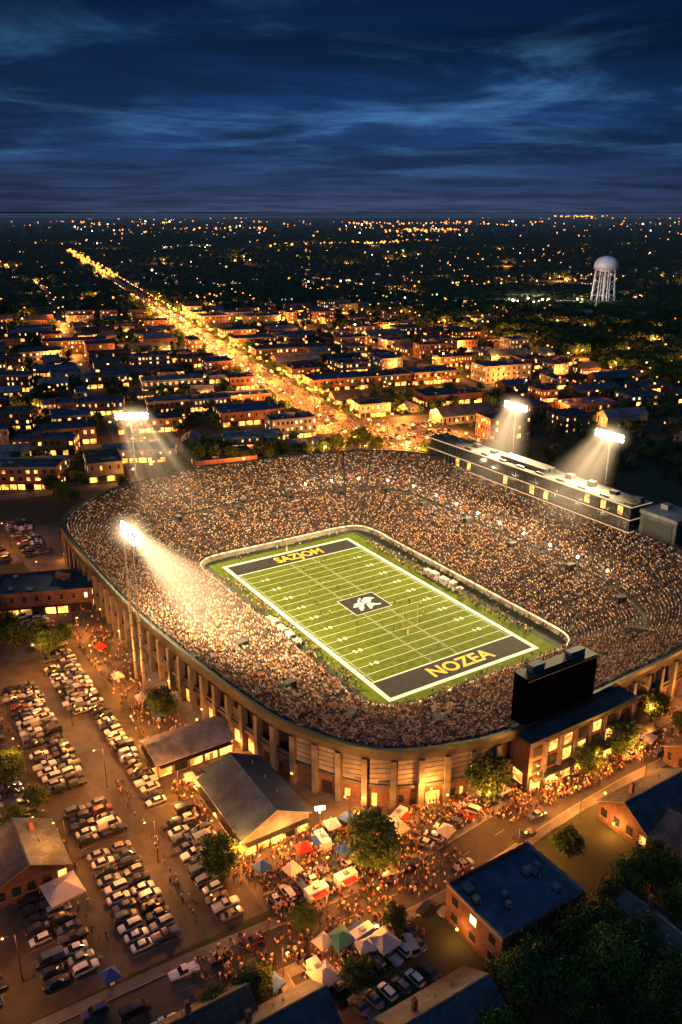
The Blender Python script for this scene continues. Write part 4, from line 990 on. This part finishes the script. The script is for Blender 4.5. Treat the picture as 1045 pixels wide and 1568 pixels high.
for _ in range(6000):
    y=math.exp(R.uniform(math.log(4000),math.log(14000))); x=R.uniform(-.5,.5)*y
    pts.append((x,y,-2,R.uniform(0,6.3),R.uniform(1.6,2.6)))
NTREE=len(pts)
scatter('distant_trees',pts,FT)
# ---------------------------------------------------------------- world
w=bpy.data.worlds.new('World'); scene.world=w; w.use_nodes=True; n=w.node_tree.nodes; l=w.node_tree.links; bg=n['Background']
tc=n.new('ShaderNodeTexCoord'); sp=n.new('ShaderNodeSeparateXYZ'); l.new(tc.outputs['Generated'],sp.inputs[0])
rp=n.new('ShaderNodeValToRGB'); cr2=rp.color_ramp; stops=[(0,(.042,.062,.130)),(.02,(.026,.048,.128)),(.06,(.012,.040,.135)),(.11,(.007,.038,.138)),(.15,(.0032,.022,.086)),(.20,(.0014,.0095,.042)),(.45,(.012,.048,.14)),(1,(.026,.085,.22))]
for i,(p,c) in enumerate(stops):
    e=cr2.elements[i] if i<2 else cr2.elements.new(p); e.position=p; e.color=(*c,1)
l.new(sp.outputs['Z'],rp.inputs['Fac'])
def ma(op,a,b=None):
    q=n.new('ShaderNodeMath'); q.operation=op
    for i,x in enumerate((a,b)):
        if x is None: continue
        if isinstance(x,(int,float)): q.inputs[i].default_value=x
        else: l.new(x,q.inputs[i])
    return q.outputs[0]
zz=ma('ADD',ma('MAXIMUM',sp.outputs['Z'],0),.05)
cb=n.new('ShaderNodeCombineXYZ'); l.new(ma('DIVIDE',sp.outputs['X'],zz),cb.inputs[0]); l.new(ma('DIVIDE',sp.outputs['Y'],zz),cb.inputs[1])
def nz(scale,loc,sc,det,lo,hi,t0,t1,dist=.4,rotz=0):
    mp=n.new('ShaderNodeMapping'); mp.inputs['Scale'].default_value=scale; mp.inputs['Location'].default_value=loc; mp.inputs['Rotation'].default_value=(0,0,rotz); l.new(cb.outputs[0],mp.inputs['Vector'])
    ns=n.new('ShaderNodeTexNoise'); ns.inputs['Scale'].default_value=sc; ns.inputs['Detail'].default_value=det; ns.inputs['Roughness'].default_value=.62; ns.inputs['Distortion'].default_value=dist; l.new(mp.outputs[0],ns.inputs['Vector'])
    mr=n.new('ShaderNodeMapRange'); mr.interpolation_type='SMOOTHSTEP'; mr.inputs['From Min'].default_value=lo; mr.inputs['From Max'].default_value=hi; mr.inputs['To Min'].default_value=t0; mr.inputs['To Max'].default_value=t1; l.new(ns.outputs['Fac'],mr.inputs['Value']); return mr.outputs[0]
c1=nz((.62,.62,1),(3.1,.4,0),1.0,10,.45,.72,0,1,.6,.06)
c2=nz((.45,.55,1),(7.3,1.2,0),.9,9,.38,.62,.62,1.2,.5,.05)
band=n.new('ShaderNodeValToRGB'); be=band.color_ramp.elements; be[0].position=.025; be[0].color=(.10,.10,.10,1); be[1].position=.08; be[1].color=(.85,.85,.85,1); e=be.new(.145); e.color=(1,1,1,1); e=be.new(.19); e.color=(.2,.2,.2,1)
l.new(sp.outputs['Z'],band.inputs['Fac'])
fac=ma('MULTIPLY',c1,band.outputs['Color'])
mx=n.new('ShaderNodeMix'); mx.data_type='RGBA'; l.new(fac,mx.inputs['Factor']); l.new(rp.outputs['Color'],mx.inputs['A']); mx.inputs['B'].default_value=(.055,.175,.39,1)
azf=ma('SUBTRACT',1.0,ma('MULTIPLY',ma('MULTIPLY',sp.outputs['X'],sp.outputs['X']),2.2))
vm=n.new('ShaderNodeVectorMath'); vm.operation='SCALE'; l.new(mx.outputs['Result'],vm.inputs[0]); l.new(ma('MULTIPLY',ma('MAXIMUM',azf,.5),c2),vm.inputs['Scale'])
l.new(vm.outputs[0],bg.inputs['Color']); bg.inputs['Strength'].default_value=1.0
sky=n.new('ShaderNodeTexSky'); sky.sky_type='NISHITA'; sky.sun_disc=False; sky.sun_elevation=rad(-4); sky.sun_rotation=rad(-30)
b2=n.new('ShaderNodeBackground'); l.new(sky.outputs[0],b2.inputs['Color']); b2.inputs['Strength'].default_value=.02
ad=n.new('ShaderNodeAddShader'); l.new(bg.outputs[0],ad.inputs[0]); l.new(b2.outputs[0],ad.inputs[1]); l.new(ad.outputs[0],n['World Output'].inputs['Surface'])
sd=bpy.data.lights.new('dusk_fill','SUN'); sd.energy=.24; sd.angle=rad(20); sd.color=(.42,.68,1); so=bpy.data.objects.new('dusk_fill',sd); COL.objects.link(so); so.rotation_euler=(rad(50),0,rad(-30))  # added blue fill, no sun is up; shades roofs and lifts dark trees
# ---------------------------------------------------------------- camera
cam=bpy.data.cameras.new('camera'); co=bpy.data.objects.new('camera',cam); COL.objects.link(co)
co.location=(0,0,130); co.rotation_euler=(rad(90-19.8),0,0)
cam.sensor_fit='VERTICAL'; cam.sensor_height=36; cam.lens=36*1281/1568; cam.clip_end=2e5; cam.clip_start=.5
scene.camera=co
print('crowd',NCROWD,'trees',NTREE,'lights',NL[0],'houses',nh,'shops',nb)
